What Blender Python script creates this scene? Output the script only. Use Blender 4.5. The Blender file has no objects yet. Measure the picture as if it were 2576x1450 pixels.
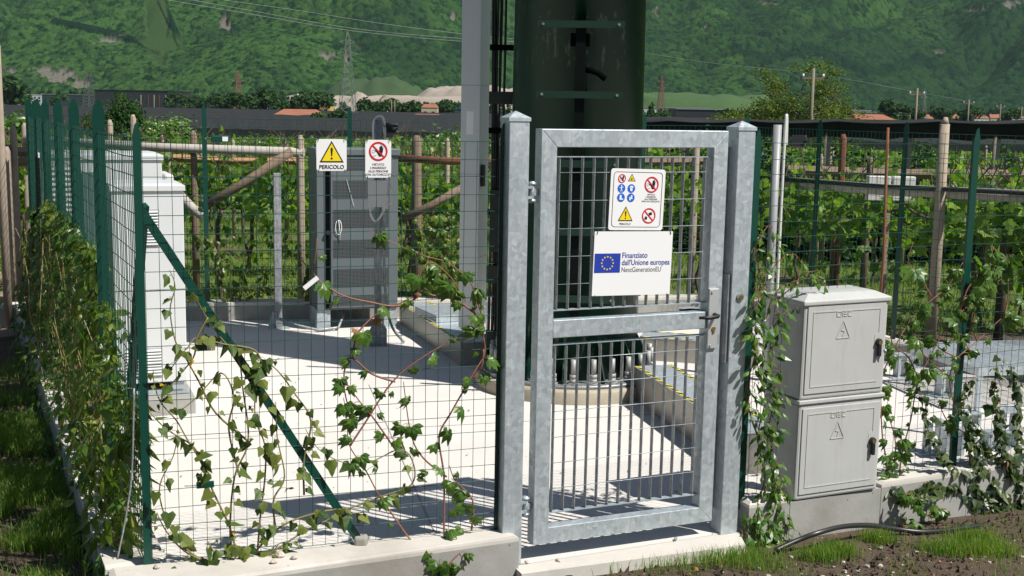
import bpy, bmesh, math, random
import numpy as np
from mathutils import Vector, Matrix
R_ = math.radians
rng = np.random.default_rng(7); random.seed(7)
S = bpy.context.scene; COL = S.collection
# ------------------------------------------------------------------ camera, sky, sun, exposure
W_, H_, F_ = 2576.0, 1449.6, 3042.0
PITCH, ROLL, CAMH = R_(8.45), R_(1.05), 2.15
_fw = Vector((0, math.cos(PITCH), -math.sin(PITCH))); _r0 = Vector((1, 0, 0)); _u0 = _r0.cross(_fw)
_rt = _r0 * math.cos(ROLL) + _u0 * math.sin(ROLL); _up = -_r0 * math.sin(ROLL) + _u0 * math.cos(ROLL)
cam = bpy.data.objects.new('camera', bpy.data.cameras.new('camera')); COL.objects.link(cam)
cam.matrix_world = Matrix(((_rt.x, _up.x, -_fw.x, 0), (_rt.y, _up.y, -_fw.y, 0), (_rt.z, _up.z, -_fw.z, CAMH), (0, 0, 0, 1)))
cam.data.sensor_width = 36; cam.data.lens = 36 * F_ / W_; cam.data.clip_start = .05; cam.data.clip_end = 9000
S.camera = cam
SUN_DIR = Vector((0.875 * math.cos(R_(52.7)), -0.484 * math.cos(R_(52.7)), math.sin(R_(52.7)))).normalized()
w = bpy.data.worlds.new("World"); S.world = w; w.use_nodes = True
sky = w.node_tree.nodes.new('ShaderNodeTexSky'); sky.sky_type = 'NISHITA'; sky.sun_disc = False
sky.sun_elevation = R_(52.7); sky.sun_rotation = math.atan2(SUN_DIR.x, SUN_DIR.y); sky.air_density = 1.0; sky.dust_density = .6
bg = w.node_tree.nodes['Background']; bg.inputs['Strength'].default_value = .05
w.node_tree.links.new(sky.outputs[0], bg.inputs[0])
sl = bpy.data.lights.new('sun', 'SUN'); sl.energy = 5.0; sl.angle = R_(.5); sl.color = (1, .965, .9)
so = bpy.data.objects.new('sun', sl); COL.objects.link(so); so.rotation_euler = SUN_DIR.to_track_quat('Z', 'Y').to_euler()
S.view_settings.view_transform = 'Standard'; S.view_settings.look = 'None'; S.view_settings.gamma = 1; S.view_settings.exposure = .33
S.render.engine = 'CYCLES'
try:
    S.cycles.max_bounces = 6; S.cycles.transparent_max_bounces = 6; S.cycles.volume_bounces = 0; S.cycles.use_denoising = True
    S.cycles.caustics_reflective = False; S.cycles.caustics_refractive = False
except Exception: pass

# ------------------------------------------------------------------ survey helpers: a sight line to a point in the world
def ray(u, v):
    d = _fw + _rt * ((u - W_ / 2) / F_) - _up * ((v - H_ / 2) / F_); return d
CAMP = Vector((0, 0, CAMH))
def G(u, v, z=0.0):
    d = ray(u, v); return CAMP + d * ((z - CAMH) / d.z)
def A(u, v, D):
    d = ray(u, v); return CAMP + d * (D / d.y)
def onplane(u, v, p, n):
    d = ray(u, v); return CAMP + d * ((Vector(p) - CAMP).dot(n) / d.dot(n))
# ------------------------------------------------------------------ materials
MATS = {}
def nt(name):
    m = bpy.data.materials.new(name); m.use_nodes = True; t = m.node_tree; return m, t, t.nodes, t.links, t.nodes['Principled BSDF']
def mixc(t, fac, a, b):
    n = t.nodes.new('ShaderNodeMix'); n.data_type = 'RGBA'
    for k, v in ((0, fac), (6, a), (7, b)):
        if hasattr(v, 'is_output'): t.links.new(v, n.inputs[k])
        else: n.inputs[k].default_value = v if k == 0 else (*v, 1) if len(v) == 3 else v
    return n.outputs[2]
def noise(t, scale, detail=4, rough=.55, vec=None, sx=None):
    n = t.nodes.new('ShaderNodeTexNoise'); n.inputs['Scale'].default_value = scale; n.inputs['Detail'].default_value = detail; n.inputs['Roughness'].default_value = rough
    src = vec or coord(t)
    if sx:
        mp = t.nodes.new('ShaderNodeMapping'); mp.inputs['Scale'].default_value = sx; t.links.new(src, mp.inputs[0]); src = mp.outputs[0]
    t.links.new(src, n.inputs['Vector']); return n.outputs['Fac']
def coord(t):
    for n in t.nodes:
        if n.name == 'pos': return n.outputs['Position']
    n = t.nodes.new('ShaderNodeNewGeometry'); n.name = 'pos'; return n.outputs['Position']
def ocoord(t):
    n = t.nodes.new('ShaderNodeTexCoord'); return n.outputs['Object']
def ramp(t, fac, stops):
    n = t.nodes.new('ShaderNodeValToRGB'); t.links.new(fac, n.inputs[0]); e = n.color_ramp.elements
    while len(e) < len(stops): e.new(.5)
    for k, (p, c) in enumerate(stops):
        e[k].position = p; e[k].color = (c, c, c, 1) if not hasattr(c, '__len__') else (*c, 1)
    return n.outputs[0]
def bump(t, h, s, dist=.01):
    n = t.nodes.new('ShaderNodeBump'); n.inputs['Strength'].default_value = s; n.inputs['Distance'].default_value = dist
    t.links.new(h, n.inputs['Height']); t.links.new(n.outputs[0], t.nodes['Principled BSDF'].inputs['Normal'])
def plain(name, c, rough=.5, metal=0, var=.12, scale=8, spec=None):
    if name in MATS: return MATS[name]
    m, t, N, L, b = nt(name)
    f = noise(t, scale)
    col = mixc(t, f, tuple(x * (1 - var) for x in c), tuple(min(1, x * (1 + var)) for x in c)); L.new(col, b.inputs['Base Color'])
    b.inputs['Roughness'].default_value = rough; b.inputs['Metallic'].default_value = metal
    if spec is not None: b.inputs['Specular IOR Level'].default_value = spec
    MATS[name] = m; return m
def galv(name, lo, hi, sc=38, metal=.55, streak=.25, rough=.5):
    m, t, N, L, b = nt(name)
    v = N.new('ShaderNodeTexVoronoi'); v.inputs['Scale'].default_value = sc
    n0 = N.new('ShaderNodeTexNoise'); n0.inputs['Scale'].default_value = 22; n0.inputs['Detail'].default_value = 3; L.new(coord(t), n0.inputs['Vector'])
    add = N.new('ShaderNodeVectorMath'); add.operation = 'MULTIPLY_ADD'; L.new(n0.outputs['Color'], add.inputs[0]); add.inputs[1].default_value = (.035,) * 3; L.new(coord(t), add.inputs[2]); L.new(add.outputs[0], v.inputs['Vector'])
    sp = N.new('ShaderNodeSeparateColor'); L.new(v.outputs['Color'], sp.inputs[0])
    big = noise(t, 3.5, 4)
    c = mixc(t, sp.outputs[0], lo, hi)
    c = mixc(t, ramp(t, big, [(.35, 0), (.7, .4)]), c, tuple(x * .8 for x in lo))
    st = noise(t, 5, 6, .7, sx=(9, 9, .8))
    c = mixc(t, ramp(t, st, [(.54, 0), (.57, streak * 1.6), (.6, 0)]), c, (.8, .83, .85)); c = mixc(t, ramp(t, noise(t, 3, 6, .75, sx=(6, 6, .6)), [(.6, 0), (.75, .5)]), c, (.33, .31, .27))
    L.new(c, b.inputs['Base Color']); b.inputs['Metallic'].default_value = metal
    L.new(ramp(t, sp.outputs[1], [(0, rough - .1), (1, rough + .12)]), b.inputs['Roughness'])
    bump(t, big, .08); MATS[name] = m; return m
def leafmat(name, cols, trans=.3, rough=.42, spec=.5):
    m, t, N, L, b = nt(name)
    g = N.new('ShaderNodeNewGeometry')
    st = [(i / (len(cols) - 1), c) for i, c in enumerate(cols)]
    c = ramp(t, g.outputs['Random Per Island'], st)
    vn = noise(t, 60, 2); c = mixc(t, ramp(t, vn, [(.4, 0), (.75, .45)]), c, tuple(x * 1.5 for x in cols[len(cols) // 2]))
    L.new(c, b.inputs['Base Color']); b.inputs['Roughness'].default_value = rough; b.inputs['Specular IOR Level'].default_value = spec
    tr = N.new('ShaderNodeBsdfTranslucent'); c2 = N.new('ShaderNodeMix'); c2.data_type = 'RGBA'; c2.blend_type = 'MULTIPLY'; c2.inputs[0].default_value = 1
    L.new(c, c2.inputs[6]); c2.inputs[7].default_value = (2.2, 2.4, .9, 1); L.new(c2.outputs[2], tr.inputs[0])
    mx = N.new('ShaderNodeMixShader'); mx.inputs[0].default_value = trans; L.new(b.outputs[0], mx.inputs[1]); L.new(tr.outputs[0], mx.inputs[2]); L.new(mx.outputs[0], N['Material Output'].inputs[0])
    MATS[name] = m; return m
def concrete(name, lo, hi, dirt=.3, pits=True, rough=.85, sc=2.2, dirtcol=(.22, .19, .15)):
    m, t, N, L, b = nt(name)
    c = mixc(t, noise(t, sc, 7, .6), lo, hi)
    c = mixc(t, ramp(t, noise(t, 1.3, 6, .65), [(.5, 0), (.72, dirt)]), c, dirtcol)
    if pits:
        v = N.new('ShaderNodeTexVoronoi'); v.inputs['Scale'].default_value = 16; L.new(coord(t), v.inputs['Vector'])
        msk = N.new('ShaderNodeMath'); msk.operation = 'MULTIPLY'; L.new(ramp(t, v.outputs['Distance'], [(.04, 1), (.09, 0)]), msk.inputs[0]); L.new(ramp(t, noise(t, 5, 2), [(.5, 0), (.56, 1)]), msk.inputs[1])
        c = mixc(t, msk.outputs[0], c, tuple(x * .35 for x in lo))
    L.new(c, b.inputs['Base Color']); b.inputs['Roughness'].default_value = rough
    bump(t, noise(t, 45, 6, .7), .35, .004); MATS[name] = m; return m
M_gal = galv('galvanised_steel', (.44, .5, .535), (.57, .63, .66), sc=44)
M_gald = galv('galvanised_dull', (.22, .24, .25), (.34, .36, .37), metal=.4, streak=.25)
M_alu = plain('aluminium_duct', (.6, .64, .64), .42, .2, .06, 3)
M_pad = concrete('pad_concrete', (.55, .52, .485), (.72, .69, .65), .3, True, sc=2.6, dirtcol=(.42, .38, .33))
M_wall = concrete('wall_concrete', (.22, .22, .205), (.42, .41, .38), .6, sc=6)
M_cap = concrete('mortar_top', (.46, .43, .38), (.68, .64, .59), .4, sc=4)
M_green = plain('green_post_paint', (.002, .05, .034), .35, 0, .15, 20)
M_wire = plain('green_wire_coating', (.006, .06, .045), .3, 0, .2, 30)
M_white = plain('white_painted_steel', (.63, .645, .65), .4, 0, .02, 2)
M_whiteshade = plain('light_grey_plastic', (.6, .6, .58), .5, 0, .04)
M_blk = plain('black_rubber', (.012, .012, .013), .5, 0, .2)
M_dark = plain('dark_void', (.004, .005, .005), .9, 0, .2, spec=0)
M_cab = plain('grey_cabinet_paint', (.13, .155, .165), .45, .1, .06, 3)
M_oec, t_o, N_o, L_o, b_o = nt('grey_polyester')
c_o = mixc(t_o, noise(t_o, 5, 4), (.43, .435, .42), (.485, .49, .475)); c_o = mixc(t_o, ramp(t_o, noise(t_o, 6, 7, .7, sx=(4, 4, .5)), [(.52, 0), (.75, .45)]), c_o, (.33, .31, .27)); c_o = mixc(t_o, ramp(t_o, noise(t_o, 9, 8, .8, sx=(1, 1, 6)), [(.66, 0), (.7, .5), (.73, 0)]), c_o, (.6, .6, .58))
L_o.new(c_o, b_o.inputs['Base Color']); L_o.new(ramp(t_o, noise(t_o, 12, 5), [(.3, .42), (.7, .68)]), b_o.inputs['Roughness'])
M_tape = plain('yellow_tape', (.75, .62, .02), .5)
M_signw = plain('sign_white', (.84, .84, .84), .35, 0, .015, 2)
M_red = plain('sign_red', (.62, .01, .025), .4, 0, .05)
M_yel = plain('sign_yellow', (.87, .66, .01), .4, 0, .03)
M_ink = plain('sign_black', (.012, .012, .012), .45, 0, .1)
M_blue = plain('sign_blue', (.01, .13, .6), .4, 0, .04)
M_eu = plain('flag_blue', (.015, .045, .36), .45, 0, .04)
M_txtb = plain('print_blue', (.03, .055, .3), .5, 0, .05)
M_brass = plain('brass', (.55, .38, .12), .3, .9, .1)
M_bark = plain('vine_bark', (.1, .07, .05), .9, 0, .4, 25)
M_stemr = plain('reddish_stem', (.24, .1, .06), .6, 0, .3, 40)
M_stemg = plain('olive_stem', (.2, .17, .06), .6, 0, .3, 40)
M_rust = plain('rusty_steel', (.19, .07, .035), .85, .1, .45, 60)
M_wood = plain('weathered_wood', (.19, .135, .095), .85, 0, .35, 12)
M_cpost = plain('cement_post', (.34, .28, .215), .9, 0, .25, 14)
M_pipe = plain('cement_pipe', (.4, .37, .33), .8, 0, .2, 10)
M_plank = plain('orange_plank', (.4, .22, .11), .8, 0, .25, 6)
M_hose = plain('black_hose', (.02, .02, .022), .35, 0, .2)
M_stone = plain('pale_stone', (.5, .45, .38), .9, 0, .2, 30)
M_terra = plain('terracotta', (.5, .2, .11), .9, 0, .2, 30)
M_roof = plain('terracotta_roof', (.3, .12, .07), .9, 0, .25, .6)
L_ivy = leafmat('ivy_leaf', [(.014, .045, .01), (.04, .08, .014), (.095, .13, .024), (.15, .17, .035), (.025, .06, .012)], .16, .5, .3)
L_ivyd = leafmat('dark_ivy_leaf', [(.008, .026, .007), (.018, .045, .01), (.04, .07, .016), (.08, .1, .025), (.012, .035, .009)], .12, .35)
L_crp = leafmat('creeper_leaf', [(.02, .07, .01), (.045, .11, .014), (.085, .155, .02), (.03, .085, .012)], .22, .4)
L_jas = leafmat('jasmine_leaf', [(.02, .07, .012), (.05, .13, .015), (.12, .2, .03), (.07, .15, .018), (.02, .07, .012), (.16, .23, .045)], .25, .36, .5)
L_mix = leafmat('mixed_climber_leaf', [(.03, .085, .01), (.07, .14, .015), (.14, .2, .022), (.05, .11, .014), (.21, .24, .04), (.035, .09, .012)], .3, .38)
L_dry = leafmat('dry_leaf', [(.2, .1, .05), (.28, .16, .09), (.16, .08, .04)], .15, .7, .2)
L_redl = leafmat('red_leaf', [(.5, .06, .02), (.45, .15, .05)], .3, .4)
L_yell = leafmat('yellow_leaf', [(.55, .42, .03), (.5, .25, .02)], .3, .4)
L_vine = leafmat('vine_leaf', [(.04, .095, .012), (.12, .2, .022), (.22, .31, .04), (.06, .13, .015), (.18, .28, .035), (.04, .095, .012)], .42, .5, .35)
L_dk = leafmat('dark_orchard_leaf', [(.008, .028, .006), (.014, .042, .009), (.035, .08, .015)], .2, .5, .3)
L_tree = leafmat('tree_leaf', [(.015, .045, .012), (.03, .08, .015), (.06, .12, .025)], .25, .6, .2)
L_pine = leafmat('pine_leaf', [(.05, .09, .012), (.09, .13, .02), (.14, .17, .03)], .2, .6, .2)
L_eld = leafmat('elder_leaf', [(.04, .1, .018), (.08, .17, .03), (.12, .2, .04)], .25, .5, .3)
L_elf = leafmat('elder_flower', [(.42, .42, .26), (.5, .5, .36)], .2, .7, .2)
L_gr = leafmat('grass_blade', [(.04, .13, .012), (.07, .2, .016), (.11, .26, .025), (.25, .22, .09), (.055, .17, .015), (.08, .2, .02)], .42, .45, .4)
L_gry = leafmat('vineyard_grass_blade', [(.09, .16, .025), (.14, .21, .04), (.2, .25, .06)], .35, .6, .2)

# ------------------------------------------------------------------ mesh builder
class MB:
    def __init__(s): s.v = []; s.f = []; s.mi = []; s.sm = []
    def add(s, vs, fs, mi=0, sm=False):
        k = len(s.v); s.v += [tuple(x) for x in vs]; s.f += [tuple(i + k for i in f) for f in fs]; s.mi += [mi] * len(fs); s.sm += [sm] * len(fs); return s
    def box(s, a, b, mi=0):
        (x0, y0, z0), (x1, y1, z1) = a, b
        return s.add([(x0, y0, z0), (x1, y0, z0), (x1, y1, z0), (x0, y1, z0), (x0, y0, z1), (x1, y0, z1), (x1, y1, z1), (x0, y1, z1)],
                     [(0, 3, 2, 1), (4, 5, 6, 7), (0, 1, 5, 4), (1, 2, 6, 5), (2, 3, 7, 6), (3, 0, 4, 7)], mi)
    def prism(s, pts, z0, z1, mi=0):   # plan polygon ccw
        n = len(pts); z0 = z0 if hasattr(z0, '__len__') else [z0] * n; z1 = z1 if hasattr(z1, '__len__') else [z1] * n
        vs = [(p[0], p[1], z) for p, z in zip(pts, z0)] + [(p[0], p[1], z) for p, z in zip(pts, z1)]
        return s.add(vs, [tuple(range(n - 1, -1, -1)), tuple(range(n, 2 * n))] + [(i, (i + 1) % n, n + (i + 1) % n, n + i) for i in range(n)], mi)
    def xz(s, pts, y0, y1, mi=0):      # polygon in x,z extruded along y
        n = len(pts); vs = [(p[0], y0, p[1]) for p in pts] + [(p[0], y1, p[1]) for p in pts]
        return s.add(vs, [tuple(range(n)), tuple(range(2 * n - 1, n - 1, -1))] + [((i + 1) % n, i, n + i, n + (i + 1) % n) for i in range(n)], mi)
    def yz(s, pts, x0, x1, mi=0):
        n = len(pts); vs = [(x0, p[0], p[1]) for p in pts] + [(x1, p[0], p[1]) for p in pts]
        return s.add(vs, [tuple(range(n - 1, -1, -1)), tuple(range(n, 2 * n))] + [(i, (i + 1) % n, n + (i + 1) % n, n + i) for i in range(n)], mi)
    def tube(s, pts, r, n=6, mi=0, caps=True, sm=True):
        pts = [Vector(p) for p in pts]; rs = r if hasattr(r, '__len__') else [r] * len(pts); vs = []; prev = None
        for i, p in enumerate(pts):
            t = (pts[min(i + 1, len(pts) - 1)] - pts[max(i - 1, 0)]); t = t.normalized() if t.length > 1e-9 else Vector((0, 0, 1))
            if prev is None: a = t.orthogonal().normalized()
            else: a = (prev - t * prev.dot(t)); a = a.normalized() if a.length > 1e-6 else t.orthogonal().normalized()
            prev = a; b = t.cross(a)
            vs += [p + (a * math.cos(2 * math.pi * k / n + .785) + b * math.sin(2 * math.pi * k / n + .785)) * rs[i] for k in range(n)]
        fs = [(i * n + k, i * n + (k + 1) % n, (i + 1) * n + (k + 1) % n, (i + 1) * n + k) for i in range(len(pts) - 1) for k in range(n)]
        s.add(vs, fs, mi, sm and n > 4)
        if caps:
            k0 = len(s.v) - len(vs); s.f += [tuple(k0 + n - 1 - k for k in range(n)), tuple(k0 + (len(pts) - 1) * n + k for k in range(n))]; s.mi += [mi] * 2; s.sm += [False] * 2
        return s
    def cyl(s, c, r, z0, z1, n=16, mi=0, r2=None):
        return s.tube([(c[0], c[1], z0), (c[0], c[1], z1)], [r, r if r2 is None else r2], n, mi)
    def build(s, name, mats, parent=None, bevel=0):
        me = bpy.data.meshes.new(name); me.from_pydata(s.v, [], s.f)
        for m in (mats if isinstance(mats, (list, tuple)) else [mats]): me.materials.append(m)
        me.polygons.foreach_set('material_index', s.mi); me.polygons.foreach_set('use_smooth', s.sm); me.update()
        o = bpy.data.objects.new(name, me); COL.objects.link(o); o.parent = parent
        if bevel:
            b = o.modifiers.new('b', 'BEVEL'); b.width = bevel; b.segments = 2; b.limit_method = 'ANGLE'; b.angle_limit = R_(40)
        return o
def npmesh(name, V, T, mats, parent=None, smooth=False, mi=None):
    me = bpy.data.meshes.new(name); k = T.shape[1]
    me.vertices.add(len(V)); me.vertices.foreach_set('co', np.asarray(V, np.float32).ravel())
    me.loops.add(T.size); me.loops.foreach_set('vertex_index', T.astype(np.int32).ravel())
    me.polygons.add(len(T)); me.polygons.foreach_set('loop_start', np.arange(0, T.size, k, dtype=np.int32))
    me.polygons.foreach_set('use_smooth', np.full(len(T), smooth))
    for m in (mats if isinstance(mats, (list, tuple)) else [mats]): me.materials.append(m)
    if mi is not None: me.polygons.foreach_set('material_index', np.asarray(mi, np.int32))
    me.update(calc_edges=True); me.validate()
    o = bpy.data.objects.new(name, me); COL.objects.link(o); o.parent = parent; return o
def tag(o, label=None, cat=None, group=None, kind=None):
    for k, v in (('label', label), ('category', cat), ('group', group), ('kind', kind)):
        if v: o[k] = v
    return o
def thing(name, label, cat, loc=(0, 0, 0), rz=0, group=None):
    o = bpy.data.objects.new(name, None); COL.objects.link(o); o.location = loc; o.rotation_euler = (0, 0, rz); o.empty_display_size = .1
    return tag(o, label, cat, group)
def copy_tree(o, parent=None, kids=None):
    if kids is None:
        kids = {}
        for x in COL.objects:
            if x.parent: kids.setdefault(x.parent.name, []).append(x)
    c = o.copy(); COL.objects.link(c); c.parent = parent
    for ch in kids.get(o.name, []): copy_tree(ch, c, kids)
    return c
# ------------------------------------------------------------------ leaf templates: unit length along +Y, face normal +Z
def fan(rim, fold=.12, droop=.15):
    V = [(0, .0, 0)] + [(x, y, -abs(x) * fold - droop * y * y) for x, y in rim]
    T = [(0, i + 1, i + 2) for i in range(len(rim) - 1)]
    return np.array(V, float), np.array(T)
IVY = fan([(0.02, 0), (.3, -.14), (.52, .1), (.38, .38), (.27, .52), (.14, .8), (0, 1), (-.14, .8), (-.27, .52), (-.38, .38), (-.52, .1), (-.3, -.14), (-.02, 0)], .35, .2)
OVAL = (np.array([(0, 0, 0), (.2, .3, -.05), (.24, .6, -.08), (0, 1, -.16), (-.24, .6, -.08), (-.2, .3, -.05), (0, .5, 0)]) , np.array([(0, 1, 6), (1, 2, 6), (2, 3, 6), (3, 4, 6), (4, 5, 6), (5, 0, 6)]))
LANCE = (np.array([(0, 0, 0), (.1, .25, -.02), (.12, .6, -.07), (0, 1, -.3), (-.12, .6, -.07), (-.1, .25, -.02), (0, .5, .02)]), np.array([(0, 1, 6), (1, 2, 6), (2, 3, 6), (3, 4, 6), (4, 5, 6), (5, 0, 6)]))
QUAD = (np.array([(0, -.05, 0), (.4, .35, -.1), (.1, .95, .05), (-.4, .55, -.1)]), np.array([(0, 1, 2), (0, 2, 3)]))
VINEL = fan([(0.03, -.1), (.3, -.15), (.5, .1), (.36, .3), (.5, .6), (.18, .66), (0, .95), (-.18, .66), (-.5, .6), (-.36, .3), (-.5, .1), (-.3, -.15), (-.03, -.1)], .1, .12)
def palmate():
    Vs = []; Ts = []
    for k, a in enumerate((-1.3, -.66, 0, .66, 1.3)):
        l = 1 - .12 * abs(k - 2); c, s = math.cos(a), math.sin(a)
        base = [(0, .04, 0), (.18, .38, -.07), (.24, .68, -.2), (0, 1.08, -.5), (-.24, .68, -.2), (-.18, .38, -.07), (0, .5, .03)]
        o = len(Vs)
        for x, y, z in base: x *= l * 1.12; y *= l; Vs.append((x * c + y * s, -x * s + y * c, z * l * 1.3))
        Ts += [(o, o + 1, o + 6), (o + 1, o + 2, o + 6), (o + 2, o + 3, o + 6), (o + 3, o + 4, o + 6), (o + 4, o + 5, o + 6), (o + 5, o, o + 6)]
    return np.array(Vs), np.array(Ts)
PALM = palmate()
def frames(nrm, tip):
    Z = nrm / np.linalg.norm(nrm, axis=1, keepdims=True); Y = tip - (tip * Z).sum(1, keepdims=True) * Z; Y /= np.linalg.norm(Y, axis=1, keepdims=True) + 1e-9
    X = np.cross(Y, Z); return np.stack([X, Y, Z], 1)      # rows
def leaves(name, tpl, pos, nrm, tip, size, mat, parent=None):
    Vt, Tt = tpl; n = len(pos); Fm = frames(np.asarray(nrm, float), np.asarray(tip, float))
    sz = np.broadcast_to(size, (n,)); Vk = np.repeat(Vt[None].astype(float), n, 0); hi_ = 1.5 if len(Vt) > 30 else 2.6; Vk[:, :, 2] *= rng.uniform(.3 if len(Vt) > 30 else -.4, hi_, n)[:, None]; Vk[:, :, 2] += rng.uniform(-.35, .25, n)[:, None] * Vk[:, :, 1] ** 2; Vk[:, :, 0] *= rng.uniform(.75, 1.15, n)[:, None]
    V = np.einsum('nkj,nji->nki', Vk, Fm) * sz[:, None, None] + np.asarray(pos)[:, None, :]
    T = (Tt[None] + (np.arange(n) * len(Vt))[:, None, None]).reshape(-1, 3)
    return npmesh(name, V.reshape(-1, 3), T, mat, parent)
def rdir(n, bias=(0, 0, 0), g=None):
    d = (g or rng).normal(size=(n, 3)); d /= np.linalg.norm(d, axis=1, keepdims=True); return d + np.array(bias)

# ================================================================== SETTING
GZ = -.06
def ground_z(x, y):
    r = np.hypot(x, y - 8); t = np.clip((r - 42) / 60, 0, 1); t = t * t * (3 - 2 * t)
    return GZ - 3.95 * t
def make_ground():
    ys = np.concatenate([np.linspace(-60, -6, 12), np.linspace(-4, 20, 97), np.linspace(21, 120, 60), np.linspace(135, 3200, 60)])
    xs = np.concatenate([-np.geomspace(2600, 13, 50), np.linspace(-12, 12, 97), np.geomspace(13, 2600, 50)])
    X, Y = np.meshgrid(xs, ys); Z = ground_z(X, Y)
    near = np.clip(1 - (np.hypot(X, Y - 6)) / 14, 0, 1)
    Z = Z + near * (rng.random(X.shape) - .6) * .018
    Z = Z - .035 * np.clip(X - 1.1, 0, 3) * (Y < 8.5)
    ny, nx = X.shape; V = np.stack([X, Y, Z], -1).reshape(-1, 3)
    i, j = np.meshgrid(np.arange(nx - 1), np.arange(ny - 1)); a = (j * nx + i).ravel(); T = np.stack([a, a + 1, a + nx + 1, a + nx], 1)
    m, t, N, L, b = nt('soil_and_grass')
    soil = mixc(t, noise(t, 9, 8, .7), (.045, .03, .02), (.15, .105, .07))
    v = N.new('ShaderNodeTexVoronoi'); v.inputs['Scale'].default_value = 26; L.new(coord(t), v.inputs['Vector'])
    mm = N.new('ShaderNodeMath'); mm.operation = 'MULTIPLY'; L.new(ramp(t, v.outputs['Distance'], [(.1, 1), (.16, 0)]), mm.inputs[0]); L.new(ramp(t, noise(t, 30, 1), [(.56, 0), (.6, 1)]), mm.inputs[1])
    soil = mixc(t, mm.outputs[0], soil, (.42, .37, .3))
    sep = N.new('ShaderNodeSeparateXYZ'); L.new(coord(t), sep.inputs[0])
    gr = mixc(t, noise(t, .35, 6, .7), (.08, .14, .025), (.15, .19, .05))
    mr = N.new('ShaderNodeMapRange'); mr.inputs[1].default_value = 12.2; mr.inputs[2].default_value = 13.2; L.new(sep.outputs[1], mr.inputs[0])
    pat = N.new('ShaderNodeMath'); pat.operation = 'MULTIPLY'; L.new(mr.outputs[0], pat.inputs[0]); L.new(ramp(t, noise(t, .9, 5, .7), [(.36, .1), (.5, 1)]), pat.inputs[1])
    c = mixc(t, pat.outputs[0], soil, gr)
    L.new(c, b.inputs['Base Color']); b.inputs['Roughness'].default_value = .95; bump(t, noise(t, 22, 8, .75), .9, .03)
    o = npmesh('ground', V, T, m, smooth=True); tag(o, kind='structure'); return o
make_ground()
# wooded mountain side across the valley, with its quarry foot
def vnoise(x, y, s, seed):
    g = np.random.default_rng(seed).random((256, 256)); x = x / s; y = y / s; xi = np.floor(x).astype(int); yi = np.floor(y).astype(int); fx = x - xi; fy = y - yi
    fx = fx * fx * (3 - 2 * fx); fy = fy * fy * (3 - 2 * fy); a = g[yi % 256, xi % 256]; b = g[yi % 256, (xi + 1) % 256]; c = g[(yi + 1) % 256, xi % 256]; d = g[(yi + 1) % 256, (xi + 1) % 256]
    return (a * (1 - fx) + b * fx) * (1 - fy) + (c * (1 - fx) + d * fx) * fy
def crowns(x, y, s, seed):
    g = np.random.default_rng(seed); J = g.random((512, 512, 3)); xi = np.floor(x / s).astype(int); yi = np.floor(y / s).astype(int); best = np.full(x.shape, 9.); tint = np.zeros(x.shape)
    for dx in (-1, 0, 1):
        for dy in (-1, 0, 1):
            j = J[(yi + dy) % 512, (xi + dx) % 512]; d = np.hypot(x / s - (xi + dx + j[..., 0]), y / s - (yi + dy + j[..., 1])) / (.75 + .5 * j[..., 2])
            k = d < best; best = np.where(k, d, best); tint = np.where(k, j[..., 2], tint)
    return np.sqrt(np.clip(1 - best * best, 0, 1)), tint
MB_Y = 1480.
def hill_base(x):   # foot line of the slope
    return MB_Y + 60 * np.sin(x / 260.) + 25 * np.sin(x / 90. + 1)
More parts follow.
